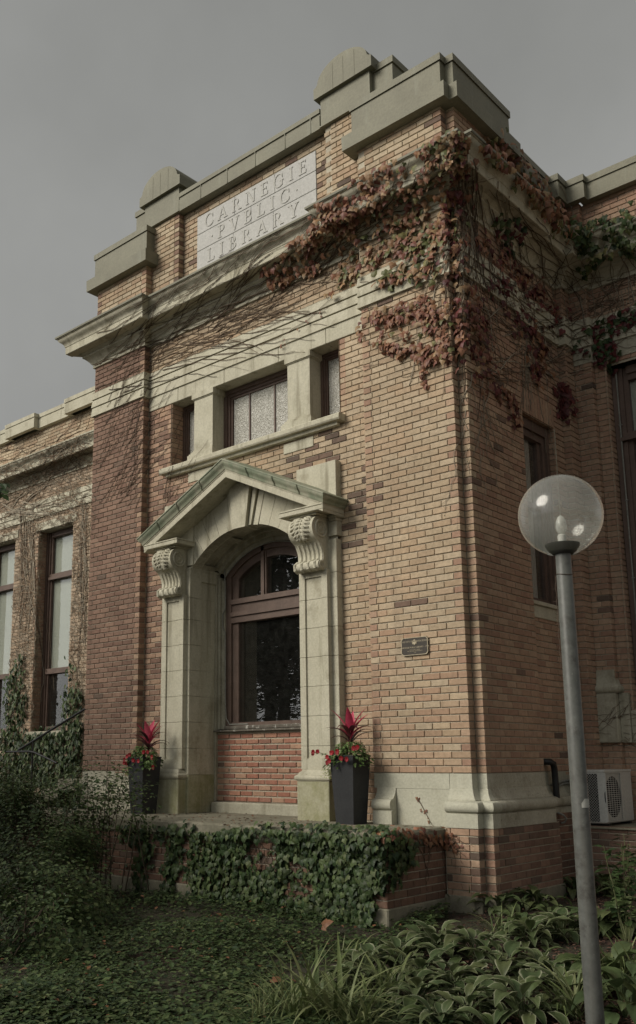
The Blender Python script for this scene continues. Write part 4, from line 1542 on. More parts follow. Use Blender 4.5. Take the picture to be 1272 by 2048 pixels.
def text(s, x, z_, size, parent, mat, y_=-0.0122, align='CENTER', ext=0.0012, name='lettering'):
    cu = bpy.data.curves.new('lettering', 'FONT')
    cu.body = s
    cu.size = size
    cu.align_x = align
    cu.align_y = 'CENTER'
    cu.extrude = ext
    cu.resolution_u = 2
    o = bpy.data.objects.new('lettering_source', cu)
    COL.objects.link(o)
    bpy.context.view_layer.update()
    me = bpy.data.meshes.new_from_object(o.evaluated_get(bpy.context.evaluated_depsgraph_get()))
    bpy.data.objects.remove(o)
    me.materials.clear()
    me.materials.append(mat)
    t_ = bpy.data.objects.new(name, me)
    COL.objects.link(t_)
    t_.parent = parent
    t_.matrix_local = Matrix.Translation((x, y_, z_)) @ Matrix.Rotation(R_(90), 4, 'X')
    return t_


text('THE CITY OF', -0.092, 0.052, 0.026, PLQ, M['bronze_light'])
text('OWEN SOUND', 0.093, 0.052, 0.026, PLQ, M['bronze_light'])
text('CARNEGIE PUBLIC LIBRARY - 1914', 0, -0.012, 0.0235, PLQ, M['bronze_light'])
text('DESIGNATED UNDER', 0, -0.038, 0.014, PLQ, M['bronze_light'])
text('THE ONTARIO HERITAGE ACT', 0, -0.052, 0.014, PLQ, M['bronze_light'])
text('1978', 0, -0.067, 0.014, PLQ, M['bronze_light'])
q = MB()
q.prism([(-0.018, 0.028), (0.0, 0.010), (0.018, 0.028), (0.019, 0.050), (-0.019, 0.050)], lambda p_, tt: (p_[0], tt, p_[1]), -0.0165, -0.0121)
q.prism([(-0.010, 0.056), (0.010, 0.056), (0.012, 0.064), (0.0, 0.074), (-0.012, 0.064)], lambda p_, tt: (p_[0], tt, p_[1]), -0.0165, -0.0121)
for sx in (-1, 1):
    q.prism([(sx * 0.022, 0.018), (sx * 0.028, 0.03), (sx * 0.026, 0.06), (sx * 0.021, 0.066), (sx * 0.0205, 0.03)], lambda p_, tt: (p_[0], tt, p_[1]), -0.0165, -0.0121)
q.build('crest', M['bronze_light'], PLQ)

# ================================================================== LAMP POST
lz = gz(3.08, -4.38)
LP = thing('lamp_post', 'grey steel lamp post with a clear glass globe standing among hostas', 'lamp post', loc=(3.08, -4.38, lz))
H = 0.925 - lz
q = MB()
q.lathe([(0.0, -0.3), (0.039, -0.3), (0.038, 0.8), (0.0355, H - 0.09), (0.0345, H - 0.088), (0.0345, H), (0.0, H)], (0, 0, 0), 28)
q.build('post', M['post'], LP, smooth=30)
q = MB()
q.lathe([(0.0, H - 0.004), (0.046, H - 0.002), (0.062, H + 0.012), (0.076, H + 0.034), (0.078, H + 0.044), (0.068, H + 0.044), (0.0, H + 0.030)], (0, 0, 0), 32)
q.build('collar', M['collar'], LP, smooth=30)
GZ = 1.106 - lz
q = MB()
q.lathe([(0.1895 * math.sin(R_(a)), GZ - 0.1895 * math.cos(R_(a))) for a in range(22, 180, 6)] + [(0.0005, GZ + 0.1895)], (0, 0, 0), 48)
q.build('globe', M['globe'], LP, smooth=80)
q = MB()
q.lathe([(0.0, H + 0.02), (0.019, H + 0.02), (0.019, H + 0.085), (0.016, H + 0.09), (0.0, H + 0.09)], (0, 0, 0), 16)
q.build('socket', M['white_plastic'], LP, smooth=30)
q = MB()
q.lathe([(0.012, H + 0.09), (0.022, H + 0.11), (0.025, H + 0.13), (0.022, H + 0.155), (0.012, H + 0.175), (0.001, H + 0.183)], (0, 0, 0), 16)
bo = q.build('bulb', M['bulb'], LP, smooth=80)
q = MB()
q.tube([(0, 0, H + 0.09), (0.006, 0, H + 0.12), (-0.006, 0, H + 0.14), (0.004, 0, H + 0.16)], 0.0025, 5)
q.build('filament', M['white_plastic'], bo)
q = MB()
zs_ = at_y(1182, 1607, -4.41).z - lz
base_an = math.atan2(CAM.y + 4.38, CAM.x - 3.08)
vs = []
for k in range(7):
    an = base_an + R_(8 + 11 * k)
    for zz in (-0.019, 0.019 - 0.010 * max(0, 2 - k)):
        vs.append((0.0392 * math.cos(an), 0.0392 * math.sin(an), zs_ + zz))
q.add(vs, [(2 * k, 2 * k + 2, 2 * k + 3, 2 * k + 1) for k in range(6)])
q.build('sticker', M['sticker'], LP)
q = MB()
q.tube([(0.0372 * math.cos(R_(a)), 0.0372 * math.sin(R_(a)), H - 0.10 + 0.004 * math.sin(R_(a * 2))) for a in range(0, 361, 20)], 0.0018, 5)
la = base_an - R_(84)
px_, py_ = 0.041 * math.cos(la), 0.041 * math.sin(la)
pts = [(px_ + 0.003 * math.sin(i * 1.7), py_, H - 0.10 - i * 0.02 + 0.002 * math.sin(i * 2.6)) for i in range(22)]
q.tube(pts, 0.0016, 4)
rr_ = random.Random(3)
for i in range(1, 21):
    p_ = pts[i]
    q.tube([p_, (p_[0] - 0.012 * rr_.uniform(0.4, 1.2), p_[1] - 0.008, p_[2] + rr_.uniform(-0.008, 0.008))], 0.0011, 3)
q.build('wire', M['wire'], LP)

# ================================================================== AIR CONDITIONER
AC = thing('air_conditioner', 'white outdoor air conditioner unit with round fan grille beside the brick corner', 'air conditioner', loc=(0.35, 2.39, -0.735))
q = MB()
q.bbox(-0.15, 0.148, -0.39, 0.39, 0.03, 0.61, 0.012)
q.bbox(-0.155, 0.155, -0.395, 0.395, 0.585, 0.615, 0.008)
bd = q.build('body', M['white_metal'], AC)
q = MB()
for yy in (-0.3, 0.3):
    q.bbox(-0.14, 0.14, yy - 0.03, yy + 0.03, 0.0, 0.031, 0.004)
q.build('foot', M['black_metal'], AC)
q = MB()
cy, cz, rr = -0.175, 0.315, 0.215
ring = [(0.0, 0.0)]
q.prism([(cy + rr * math.cos(R_(a)), cz + rr * 1.06 * math.sin(R_(a))) for a in range(0, 360, 12)], lambda p_, tt: (tt, p_[0], p_[1]), 0.140, 0.1495)
fo_ = q.build('fan_opening', M['dark'], AC)
q = MB()
for k in range(5):
    a0 = k * 72
    q.add([(0.1505, cy + 0.03 * math.cos(R_(a0)), cz + 0.03 * math.sin(R_(a0))), (0.1505, cy + 0.16 * math.cos(R_(a0 - 14)), cz + 0.16 * math.sin(R_(a0 - 14))), (0.153, cy + 0.17 * math.cos(R_(a0 + 22)), cz + 0.17 * math.sin(R_(a0 + 22))), (0.153, cy + 0.035 * math.cos(R_(a0 + 40)), cz + 0.035 * math.sin(R_(a0 + 40)))], [(0, 1, 2, 3)])
q.ball((0.151, cy, cz), 0.006, 0.045, 0.045, 12, 6)
q.build('fan', M['collar'], fo_)
q = MB()
for i in range(23):
    zz = cz - 0.25 + i * 0.0227
    q.box(0.156, 0.159, cy - 0.20, cy + 0.21, zz, zz + 0.005)
for i in range(7):
    yy = cy - 0.20 + i * 0.0675
    q.box(0.160, 0.163, yy, yy + 0.005, cz - 0.255, cz + 0.255)
q.box(0.149, 0.163, cy - 0.207, cy - 0.2015, cz - 0.262, cz + 0.262)
q.box(0.149, 0.163, cy + 0.211, cy + 0.217, cz - 0.262, cz + 0.262)
q.box(0.149, 0.163, cy - 0.207, cy + 0.217, cz + 0.2625, cz + 0.268)
q.box(0.149, 0.163, cy - 0.207, cy + 0.217, cz - 0.268, cz - 0.2625)
q.build('fan_grille', M['white_metal'], AC)
q = MB()
for i in range(6):
    q.bbox(0.1485, 0.152, 0.12, 0.37, 0.07 + i * 0.042, 0.105 + i * 0.042, 0.001)
q.build('louvre', M['white_metal'], AC)
q = MB()
q.box(-0.147, 0.07, -0.394, -0.3905, 0.05, 0.57)
co_ = q.build('coil', M['dark'], AC)
q = MB()
for i in range(-12, 24):
    for sg in (-1, 1):
        x0, z0 = (-0.147, 0.05 + i * 0.03)
        x1, z1 = (0.07, z0 + 0.217)
        if sg < 0:
            z0, z1 = z1, z0
        lo, hi = max(0.05, min(z0, z1)), min(0.57, max(z0, z1))
        if hi - lo < 0.02:
            continue
        f = lambda zq: x0 + (x1 - x0) * (zq - z0) / (z1 - z0)
        q.tube([(f(lo), -0.397 - 0.001 * sg, lo), (f(hi), -0.397 - 0.001 * sg, hi)], 0.0022, 3)
q.build('coil_guard', M['white_metal'], AC)

# ================================================================== PIPES
q = MB()
q.tube([(0.02, 1.45, -0.035), (0.085, 1.455, -0.028), (0.115, 1.50, -0.030), (0.120, 1.56, -0.05), (0.120, 1.585, -0.11), (0.120, 1.59, -0.25), (0.121, 1.595, -0.50)], 0.036, 12)
tag(q.build('drain_pipe', M['black_metal'], smooth=60), 'black plastic drain pipe bending down the wall behind the stone base', 'pipe')
q = MB()
q.tube([(0.055, 1.62, -0.285), (0.06, 1.85, -0.25), (0.06, 2.1, -0.235), (0.06, 2.55, -0.205)], 0.014, 8)
q.tube([(0.055, 1.64, -0.33), (0.065, 1.9, -0.275), (0.065, 2.2, -0.262), (0.06, 2.55, -0.255)], 0.011, 8)
tag(q.build('conduit', M['conduit'], smooth=60), 'pair of thin grey conduits running along the brick to the air conditioner', 'conduit')
q = MB()
q.tube([(0.15, 1.53, -0.575), (0.20, 1.56, -0.60), (0.215, 1.60, -0.64), (0.19, 1.61, -0.68), (0.15, 1.60, -0.69)], 0.011, 8)
tag(q.build('hose_spout', M['conduit'], smooth=60), 'small curled grey pipe end sticking out below the stone base', 'pipe')

# ================================================================== SIDE STEPS AND HANDRAIL
ST = thing('side_steps', 'stone steps with ivy rising towards the left flank of the pavilion', 'steps')
for i in range(7):
    q = MB()
    x0 = -10.6 + i * 0.42
    q.bbox(x0, -7.2, 0.75, 1.9, -1.7, -1.27 + i * 0.165, 0.012)
    q.build('step', M['concrete'], ST)
HR = thing('handrail', 'black metal handrail sloping up beside the ivy-covered wing', 'handrail')
q = MB()
q.tube([(-9.95, 1.2, 0.205), (-9.5, 1.2, 0.355), (-8.8, 1.2, 0.597), (-8.03, 1.2, 0.854), (-7.3, 1.2, 1.09)], 0.022, 8)
q.build('rail', M['black_metal'], HR, smooth=60)
q = MB()
q.tube([(-10.27, 1.16, 0.175), (-9.95, 1.16, 0.175), (-9.55, 1.16, 0.176), (-9.40, 1.16, 0.160), (-9.25, 1.16, 0.120), (-8.98, 1.16, 0.052), (-8.7, 1.16, -0.03)], 0.020, 8)
q.build('lower_rail', M['black_metal'], HR, smooth=60)
for x_, zt in ((-9.5, 0.35), (-7.6, 0.98)):
    q = MB()
    q.tube([(x_, 1.2, -1.25 + max(0, (x_ + 10.6) // 0.42) * 0.165), (x_, 1.2, zt)], 0.016, 8)
    q.build('baluster', M['black_metal'], HR, smooth=60)

# ================================================================== LEAVES
RED = [(0.24, 0.112, 0.066), (0.20, 0.085, 0.056), (0.28, 0.14, 0.085), (0.18, 0.075, 0.055), (0.25, 0.13, 0.07)]
TAN = [(0.30, 0.18, 0.095), (0.33, 0.22, 0.12), (0.25, 0.14, 0.075), (0.19, 0.13, 0.065)]
GRN = [(0.115, 0.125, 0.045), (0.15, 0.15, 0.06), (0.095, 0.105, 0.04), (0.18, 0.165, 0.07)]
DGR = [(0.033, 0.060, 0.020), (0.050, 0.080, 0.028), (0.024, 0.044, 0.017), (0.066, 0.092, 0.034), (0.040, 0.056, 0.022)]
MGR = [(0.065, 0.098, 0.034), (0.088, 0.122, 0.045), (0.055, 0.085, 0.030), (0.105, 0.13, 0.052)]
MAR = [(0.11, 0.030, 0.030), (0.14, 0.035, 0.032), (0.09, 0.028, 0.028)]
BRN = [(0.20, 0.095, 0.05), (0.16, 0.075, 0.04), (0.25, 0.12, 0.06)]
HOS = [(0.085, 0.115, 0.048), (0.066, 0.098, 0.040), (0.11, 0.14, 0.062), (0.075, 0.105, 0.038), (0.10, 0.12, 0.05)]

IVY_V = [(0, 0, 0.0), (0.26, -0.14, -0.03), (0.40, 0.0, -0.05), (0.56, 0.30, -0.10), (0.36, 0.38, -0.02), (0.25, 0.62, -0.04), (0.0, 1.0, -0.14),
         (-0.25, 0.62, -0.04), (-0.36, 0.38, -0.02), (-0.56, 0.30, -0.10), (-0.40, 0.0, -0.05), (-0.26, -0.14, -0.03), (0, 0.38, 0.05)]
IVY_F = [(12, i, i + 1) for i in range(0, 11)] + [(12, 11, 0)]
OVL_V = [(0, 0, 0), (0.24, 0.28, 0.05), (0.27, 0.55, 0.04), (0, 1.0, -0.08), (-0.27, 0.55, 0.04), (-0.24, 0.28, 0.05), (0, 0.5, -0.02)]
OVL_F = [(6, 0, 1), (6, 1, 2), (6, 2, 3), (6, 3, 4), (6, 4, 5), (6, 5, 0)]
DIA_V = [(0, 0, 0), (0.28, 0.5, 0.05), (0, 1, -0.05), (-0.28, 0.5, 0.05)]
DIA_F = [(0, 1, 2), (0, 2, 3)]
SHAPES = {'ivy': (IVY_V, IVY_F), 'oval': (OVL_V, OVL_F), 'dia': (DIA_V, DIA_F)}
_proto = {}


def proto(shape, tint):
    k = (shape, tint)
    if k not in _proto:
        b = MB()
        b.add(SHAPES[shape][0], SHAPES[shape][1], tint)
        _proto[k] = b.mesh('leaf', M['leaf'])
    return _proto[k]


def leaf_mat(p, n, size, tip=None, spread=0.7, droop=0.0):
    """leaf lying near a surface with normal n, its tip hanging down"""
    rx = lambda s_: random.uniform(-s_, s_)
    n = (V(n) + V((rx(0.5), rx(0.5), 0.35 + rx(0.4)))).normalized()
    t_ = (tip or V((0, 0, -1))) + V((rx(spread), rx(spread), rx(spread) * 0.5))
    t_ = t_ - n * t_.dot(n)
    if t_.length < 0.1:
        t_ = n.orthogonal()
    t_.normalize()
    t_ = (t_ - n * droop).normalized()
    x_ = t_.cross(n).normalized()
    n2 = x_.cross(t_)
    m_ = Matrix((x_ * size, t_ * size, n2 * size)).transposed().to_4x4()
    m_.translation = p
    return m_


def scatter(parent, items, shape, keep=300, single='leaf', mass='foliage'):
    """items (matrix, tint); those nearest the camera stand singly"""
    items = sorted(items, key=lambda it: -it[0].col[1].to_3d().length / (it[0].translation - CAM).length)
    vs, fs = SHAPES[shape]
    for m_, tc in items[:keep]:
        inst(single, proto(shape, tc), parent, m_)
    b = MB()
    vv = [V(v) for v in vs]
    for m_, tc in items[keep:]:
        f_ = random.uniform(0.8, 1.2)
        b.add([m_ @ v for v in vv], fs, (tc[0] * f_, tc[1] * f_, tc[2] * f_))
    if b.v:
        b.build(mass, M['leaf'], parent, kind='stuff')


def inpoly(x, y, P):
    r_ = False
    j = len(P) - 1
    for i in range(len(P)):
        if (P[i][1] > y) != (P[j][1] > y) and x < (P[j][0] - P[i][0]) * (y - P[i][1]) / (P[j][1] - P[i][1]) + P[i][0]:
            r_ = not r_
        j = i
    return r_


def poly_points(P, n, clump=0.0, seed=1):
    rnd = random.Random(seed)
    x0, x1 = min(p[0] for p in P), max(p[0] for p in P)
    y0, y1 = min(p[1] for p in P), max(p[1] for p in P)
    holes = [(rnd.uniform(x0, x1), rnd.uniform(y0, y1), rnd.uniform(9, 26)) for _ in range(int(clump * (x1 - x0) * (y1 - y0) / 2500))]
    res, tries = [], 0
    while len(res) < n and tries < n * 30:
        tries += 1
        x, y = rnd.uniform(x0, x1), rnd.uniform(y0, y1)
        if not inpoly(x, y, P):
            continue
        if any(((x - a) / 1.6) ** 2 + (y - b) ** 2 < c * c for a, b, c in holes) and rnd.random() < 0.85:
            continue
        res.append((x, y))
    return res


def line_points(L, n, w, seed=1):
    rnd = random.Random(seed)
    ln = [math.dist(a, b) for a, b in zip(L, L[1:])]
    T_ = sum(ln)
    res = []
    for _ in range(n):
        s_ = rnd.uniform(0, T_)
        for (a, b), l_ in zip(zip(L, L[1:]), ln):
            if s_ <= l_:
                k = s_ / l_
                res.append((a[0] + (b[0] - a[0]) * k + rnd.gauss(0, w / 2), a[1] + (b[1] - a[1]) * k + rnd.gauss(0, w / 2)))
                break
            s_ -= l_
    return res


def surf(pts, size, cols, lift=(0.01, 0.06), spread=0.7, maxy=99, droop=0.15, outv=None, colf=None):
    res = []
    for x, y in pts:
        h = hit(x, y)
        if not h or h[0].y > maxy:
            continue
        p, n, _ = h
        if abs(n.z) > 0.75:
            n = (n * 0.4 + V((0.25, -0.75, 0.1))).normalized()
        tc = random.choice(colf(x, y) if colf else cols)
        res.append((leaf_mat(p + n * random.uniform(*lift), n, size * random.uniform(0.7, 1.2), spread=spread, droop=droop), tc))
    return res


def below_cornice(x, y):
    return y > 686 - 0.524 * (x - 111) if x < 890 else y > 262 + 0.95 * (x - 890)


def walker(x, y, ang, step, k, jit, r, mb, col, off=0.008, maxj=0.3, taper=0.5, drift=0.0, maxy=99, free=0.0):
    pts, last = [], None
    a = ang
    for i in range(k):
        if 185 < x < 1100 and not below_cornice(x, y):
            break
        h = hit(x, y)
        if not h or h[0].y > maxy:
            break
        p = h[0] + h[1] * (off + r * 0.6 + free * math.sin(i * 0.9) ** 2)
        if last is not None and (p - last).length > maxj:
            break
        pts.append(p)
        last = p
        a += random.gauss(0, jit) + (ang - a) * 0.15 + drift
        x += step * math.cos(a)
        y -= step * math.sin(a)
    if len(pts) > 2:
        mb.tube(pts, r, 4, col, taper)


STM = [(0.11, 0.078, 0.052), (0.14, 0.10, 0.07), (0.08, 0.058, 0.042)]
PST = [(0.25, 0.215, 0.165), (0.20, 0.165, 0.12), (0.30, 0.26, 0.20)]

# ---- the red vine over the right end of the cornice and the corner
RV = thing('red_ivy', 'ivy turned red and bronze over the right end of the cornice and corner', 'ivy')
L_ = []


def cornice_col(x, y):
    u = (x - 520) / 420.0
    low = y - (545 - 0.72 * (x - 540))
    r_ = random.random()
    if 640 < x < 880 and low > 40 and r_ < 0.30:
        return GRN
    if x > 780 and r_ < 0.25:
        return GRN
    return RED if r_ < 0.62 else TAN


A_ = [(908, 262), (855, 288), (775, 328), (695, 372), (640, 405), (612, 440), (560, 515), (515, 540), (548, 578), (612, 562), (648, 540), (672, 512), (705, 505), (745, 490), (795, 462), (835, 440), (875, 420), (905, 396), (928, 330), (940, 275)]
A_pts = [q_ for q_ in poly_points(A_, 1080, 1.3, 3) if random.random() < min(1.0, 0.12 + (q_[0] - 545) / 210.0)]
L_ += surf(A_pts, 0.072, None, (0.01, 0.09), colf=cornice_col)
for ln_, n_, w_, s_ in (([(905, 440), (862, 468), (800, 492), (742, 520), (690, 556)], 190, 26, 5), ([(900, 470), (850, 500), (800, 545), (755, 575)], 110, 20, 6), ([(690, 556), (660, 590)], 12, 16, 7), ([(640, 452), (610, 500), (560, 555)], 60, 22, 8), ([(880, 560), (860, 520), (820, 560)], 40, 20, 9)):
    L_ += surf(line_points(ln_, n_, w_, s_), 0.082, None, (0.01, 0.08), colf=cornice_col)
C_ = [(722, 645), (755, 618), (800, 604), (850, 588), (912, 592), (932, 640), (925, 705), (900, 724), (862, 735), (840, 720), (800, 716), (765, 702), (735, 694), (716, 668)]
L_ += surf(poly_points(C_, 430, 0.6, 11), 0.072, None, (0.01, 0.08), colf=lambda x, y: RED if random.random() < 0.8 else (TAN if random.random() < 0.7 else GRN))
L_ += surf(line_points([(852, 722), (850, 750), (853, 776)], 22, 7, 12), 0.06, RED, (0.01, 0.05))
L_ += surf(line_points([(930, 290), (908, 400), (900, 480), (908, 560), (922, 640), (945, 700), (962, 760)], 250, 28, 13), 0.072, None, (0.01, 0.08), colf=lambda x, y: RED + MAR if random.random() < 0.75 else TAN)
L_ += surf(poly_points([(925, 560), (965, 600), (975, 690), (985, 745), (965, 790), (935, 740), (918, 650)], 90, 0.3, 14), 0.085, None, (0.01, 0.10), colf=lambda x, y: RED + MAR)
scatter(RV, L_, 'ivy')
sb = MB()
for i in range(46):
    walker(random.uniform(905, 955), random.uniform(290, 420), -1.55 + random.uniform(-0.12, 0.12), 11, random.randint(14, 44), 0.10, random.uniform(0.004, 0.010), sb, random.choice(STM + PST), drift=0.0, maxj=0.45)
for i in range(34):
    x = random.uniform(560, 900)
    walker(x, 590 - 0.72 * (x - 540), 0.62 + random.uniform(-0.35, 0.35), 11, random.randint(8, 26), 0.16, random.uniform(0.003, 0.007), sb, random.choice(STM), maxj=0.4)
for i in range(26):
    walker(random.uniform(700, 900), random.uniform(480, 760), 0.35 + random.uniform(-0.5, 0.5), 9, random.randint(6, 18), 0.2, random.uniform(0.002, 0.004), sb, random.choice(STM))
for i in range(75):                          # dead aerial stems on the flank
    walker(random.uniform(925, 1120), random.uniform(560, 760), -0.55 + random.uniform(-0.9, 1.4), 9, random.randint(7, 26), 0.22, random.uniform(0.003, 0.0075), sb, random.choice(STM + PST))
for i in range(26):
    walker(random.uniform(925, 990), random.uniform(740, 900), -1.3 + random.uniform(-0.6, 0.6), 8, random.randint(7, 26), 0.25, random.uniform(0.002, 0.005), sb, random.choice(PST))
sb.build('stem', M['stem'], RV, kind='stuff')

# ---- vine along the side cornice and inner corner
SVN = thing('corner_ivy', 'bronze and maroon ivy trailing along the shaded side cornice into the inner corner', 'ivy')
L_ = surf(line_points([(975, 285), (1030, 328), (1070, 375), (1105, 430), (1140, 452)], 330, 24, 21), 0.085, None, (0.01, 0.12), colf=lambda x, y: RED if random.random() < 0.5 else (TAN if random.random() < 0.6 else GRN))
L_ += surf(line_points([(990, 560), (1010, 600), (1040, 640), (1060, 670)], 60, 22, 22), 0.08, MAR)
L_ += surf(line_points([(945, 470), (990, 510), (1040, 560), (1090, 610), (1120, 640)], 130, 26, 23), 0.08, MAR + RED)
L_ += surf(line_points([(1062, 655), (1076, 700), (1070, 758)], 80, 24, 24), 0.085, MAR + BRN)
L_ += surf(line_points([(985, 772), (1018, 802), (1036, 848)], 62, 15, 25), 0.075, MAR + RED)
L_ += surf(poly_points([(1104, 775), (1132, 762), (1148, 800), (1142, 848), (1114, 832)], 70, 0.1, 26), 0.085, MAR)
L_ += surf(poly_points([(985, 420), (1040, 430), (1060, 480), (1020, 520), (985, 470)], 45, 0.1, 28), 0.085, MAR + DGR)
scatter(SVN, L_, 'ivy', keep=180)
sb = MB()
for i in range(46):
    walker(random.uniform(960, 1140), random.uniform(330, 560), -1.45 + random.uniform(-0.25, 0.25), 11, random.randint(6, 20), 0.10, random.uniform(0.003, 0.008), sb, random.choice(PST + STM), maxj=0.5)
for i in range(34):
    walker(random.uniform(950, 1130), random.uniform(330, 620), -0.72 + random.uniform(-0.3, 0.3), 12, random.randint(6, 16), 0.2, random.uniform(0.003, 0.008), sb, random.choice(STM), maxj=0.5)
for i in range(20):
    walker(random.uniform(1040, 1060), random.uniform(640, 760), -1.5 + random.uniform(-0.15, 0.15), 9, random.randint(8, 26), 0.06, random.uniform(0.003, 0.006), sb, random.choice(PST))
sb.build('stem', M['stem'], SVN, kind='stuff')

# ---- green vine on the right wing
GV = thing('wing_ivy', 'dark green ivy hanging from the right wing cornice above the tall window', 'ivy')
L_ = surf(poly_points([(1130, 445), (1200, 440), (1272, 405), (1272, 520), (1238, 505), (1190, 535), (1158, 560), (1150, 500)], 210, 0.9, 31), 0.08, None, (0.01, 0.12), colf=lambda x, y: (GRN if random.random() < 0.18 else DGR + MGR))
L_ += surf(poly_points([(1140, 672), (1190, 648), (1272, 608), (1272, 668), (1245, 682), (1236, 752), (1205, 735), (1180, 718), (1160, 700), (1142, 716)], 150, 0.5, 32), 0.078, MAR + MAR + DGR)
scatter(GV, L_, 'ivy', keep=140)
sb = MB()
for i in range(34):
    walker(random.uniform(1140, 1270), random.uniform(470, 600), -1.45 + random.uniform(-0.5, 0.5), 11, random.randint(6, 16), 0.15, random.uniform(0.003, 0.007), sb, random.choice(STM + PST), maxj=0.5)
for i in range(24):
    walker(random.uniform(1140, 1260), random.uniform(560, 690), 0.3 + random.uniform(-0.4, 0.4), 10, random.randint(6, 14), 0.2, random.uniform(0.003, 0.006), sb, random.choice(STM), maxj=0.4)
for i in range(22):
    walker(random.uniform(1190, 1272), random.uniform(1430, 1500), 0.2 + random.uniform(-0.4, 0.4), 6, random.randint(6, 14), 0.3, 0.003, sb, random.choice(STM), maxj=0.4)
sb.build('stem', M['stem'], GV, kind='stuff')

# ---- bare stems over the cornice, frieze and left pilaster
BV = thing('bare_vine', 'leafless brown vine stems fanning over the left cornice, frieze and pilaster', 'vine')
sb = MB()
for i in range(110):
    x = random.uniform(190, 690)
    y = 735 - 0.50 * (x - 200) + random.uniform(-130, 60)
    walker(x, y, 0.72 + random.uniform(-0.35, 0.30), 10, random.randint(8, 34), 0.13, random.uniform(0.0025, 0.006), sb, random.choice(STM), maxj=0.5)
for i in range(60):                          # nearly level runs along the stone band
    x = random.uniform(185, 560)
    y = 790 - 0.46 * (x - 190) + random.uniform(-60, 26)
    walker(x, y, 0.36 + random.uniform(-0.25, 0.2), 10, random.randint(8, 26), 0.14, random.uniform(0.003, 0.007), sb, random.choice(STM), maxj=0.4)
for i in range(48):
    walker(random.uniform(190, 270), random.uniform(800, 1020), 1.0 + random.uniform(-0.25, 0.25), 9, random.randint(8, 26), 0.10, random.uniform(0.0025, 0.005), sb, random.choice(STM), maxj=0.3)
for i in range(10):
    walker(random.uniform(326, 350), random.uniform(990, 1020), 1.35 + random.uniform(-0.3, 0.2), 8, random.randint(10, 20), 0.08, random.uniform(0.003, 0.006), sb, random.choice(STM), maxj=0.4)
for i in range(24):
    walker(random.uniform(320, 680), 0, 0, 1, 1, 0, 0.004, sb, STM[0])
sb.build('stem', M['stem'], BV, kind='stuff')
L_ = surf(line_points([(520, 545), (545, 560), (575, 560)], 26, 14, 41), 0.08, RED)
L_ += surf(poly_points([(540, 690), (620, 640), (660, 610), (640, 640), (560, 700)], 9, 0, 42), 0.035, RED + BRN)
scatter(BV, L_, 'ivy', keep=40)

# ---- left wing: a mat of dead stems above, living ivy below
WV = thing('wing_vine', 'matted vine on the left wing, bare stems above and green leaves below', 'vine')
sb = MB()
LWP = [(0, 930), (186, 860), (186, 960), (175, 1280), (168, 1440), (0, 1440)]
for (x, y) in poly_points(LWP, 2600, 0, 51):
    walker(x, y, random.uniform(0, 6.28), 4.5, random.randint(4, 9), 0.5, random.uniform(0.003, 0.0065), sb, random.choice(PST + [(0.34, 0.25, 0.17), (0.22, 0.15, 0.10)]), maxy=LWY + 0.1, maxj=0.2, taper=0.8, free=0.02)
for i in range(26):
    walker(random.uniform(40, 70), random.uniform(1010, 1100), -1.5 + random.uniform(-0.08, 0.08), 9, random.randint(14, 40), 0.06, random.uniform(0.005, 0.013), sb, random.choice(STM + PST), maxj=0.5)
for i in range(22):
    walker(random.uniform(162, 176), random.uniform(1000, 1150), -1.52 + random.uniform(-0.06, 0.06), 9, random.randint(14, 36), 0.06, random.uniform(0.005, 0.012), sb, random.choice(STM + PST), maxj=0.5)
for i in range(14):
    walker(random.uniform(0, 60), random.uniform(1000, 1040), 0.7 + random.uniform(-1.2, 0.4), 8, random.randint(8, 22), 0.15, random.uniform(0.010, 0.016), sb, random.choice(PST), maxj=0.5)
for i in range(60):
    walker(random.uniform(0, 180), random.uniform(880, 950), 0.4 + random.uniform(-0.6, 0.6), 6, random.randint(6, 16), 0.3, random.uniform(0.005, 0.009), sb, random.choice(STM), maxj=0.5)
sb.build('stem', M['stem'], WV, kind='stuff')
IVL = [(0, 1360), (28, 1345), (48, 1300), (60, 1400), (48, 1470), (90, 1462), (100, 1450), (118, 1370), (140, 1310), (168, 1330), (166, 1600), (0, 1600)]
L_ = surf(poly_points(IVL, 2600, 0.25, 52), 0.115, DGR + MGR, (0.0, 0.16), maxy=LWY + 0.12)
L_ += surf(poly_points([(0, 1460), (168, 1440), (168, 1640), (0, 1640)], 900, 0.2, 53), 0.115, DGR, (0.0, 0.2))
scatter(WV, L_, 'oval', keep=0)

# ---- ivy over the terrace
TV = thing('terrace_ivy', 'thick curtain of dark green ivy hanging over the front of the terrace', 'ivy')
TP = [(388, 1668), (470, 1655), (640, 1652), (760, 1656), (800, 1664), (828, 1690), (822, 1722), (800, 1735), (786, 1768), (770, 1790), (752, 1822), (748, 1868), (640, 1868), (540, 1850), (470, 1836), (392, 1815), (380, 1740)]
L_ = surf(poly_points(TP, 3600, 0.15, 61), 0.066, DGR + DGR + MGR, (0.0, 0.10))
L_ += surf(line_points([(262, 1660), (300, 1690), (288, 1740), (276, 1780)], 110, 18, 62), 0.075, DGR, (0.0, 0.08))
L_ += surf(line_points([(362, 1650), (352, 1690), (346, 1740), (338, 1785)], 150, 18, 63), 0.075, DGR, (0.0, 0.08))
L_ += surf(poly_points([(240, 1650), (400, 1645), (400, 1665), (240, 1680)], 90, 0.3, 64), 0.065, DGR + MGR, (0.0, 0.05))
L_ += surf(line_points([(760, 1668), (840, 1672), (892, 1680)], 130, 14, 65), 0.055, BRN + RED, (0.0, 0.05))
L_ += surf(line_points([(890, 1665), (918, 1695)], 26, 10, 66), 0.04, RED + BRN, (0.0, 0.02))
L_ += surf(line_points([(836, 1597), (846, 1618), (856, 1640), (862, 1660)], 12, 4, 67), 0.028, RED + BRN, (0.0, 0.01))
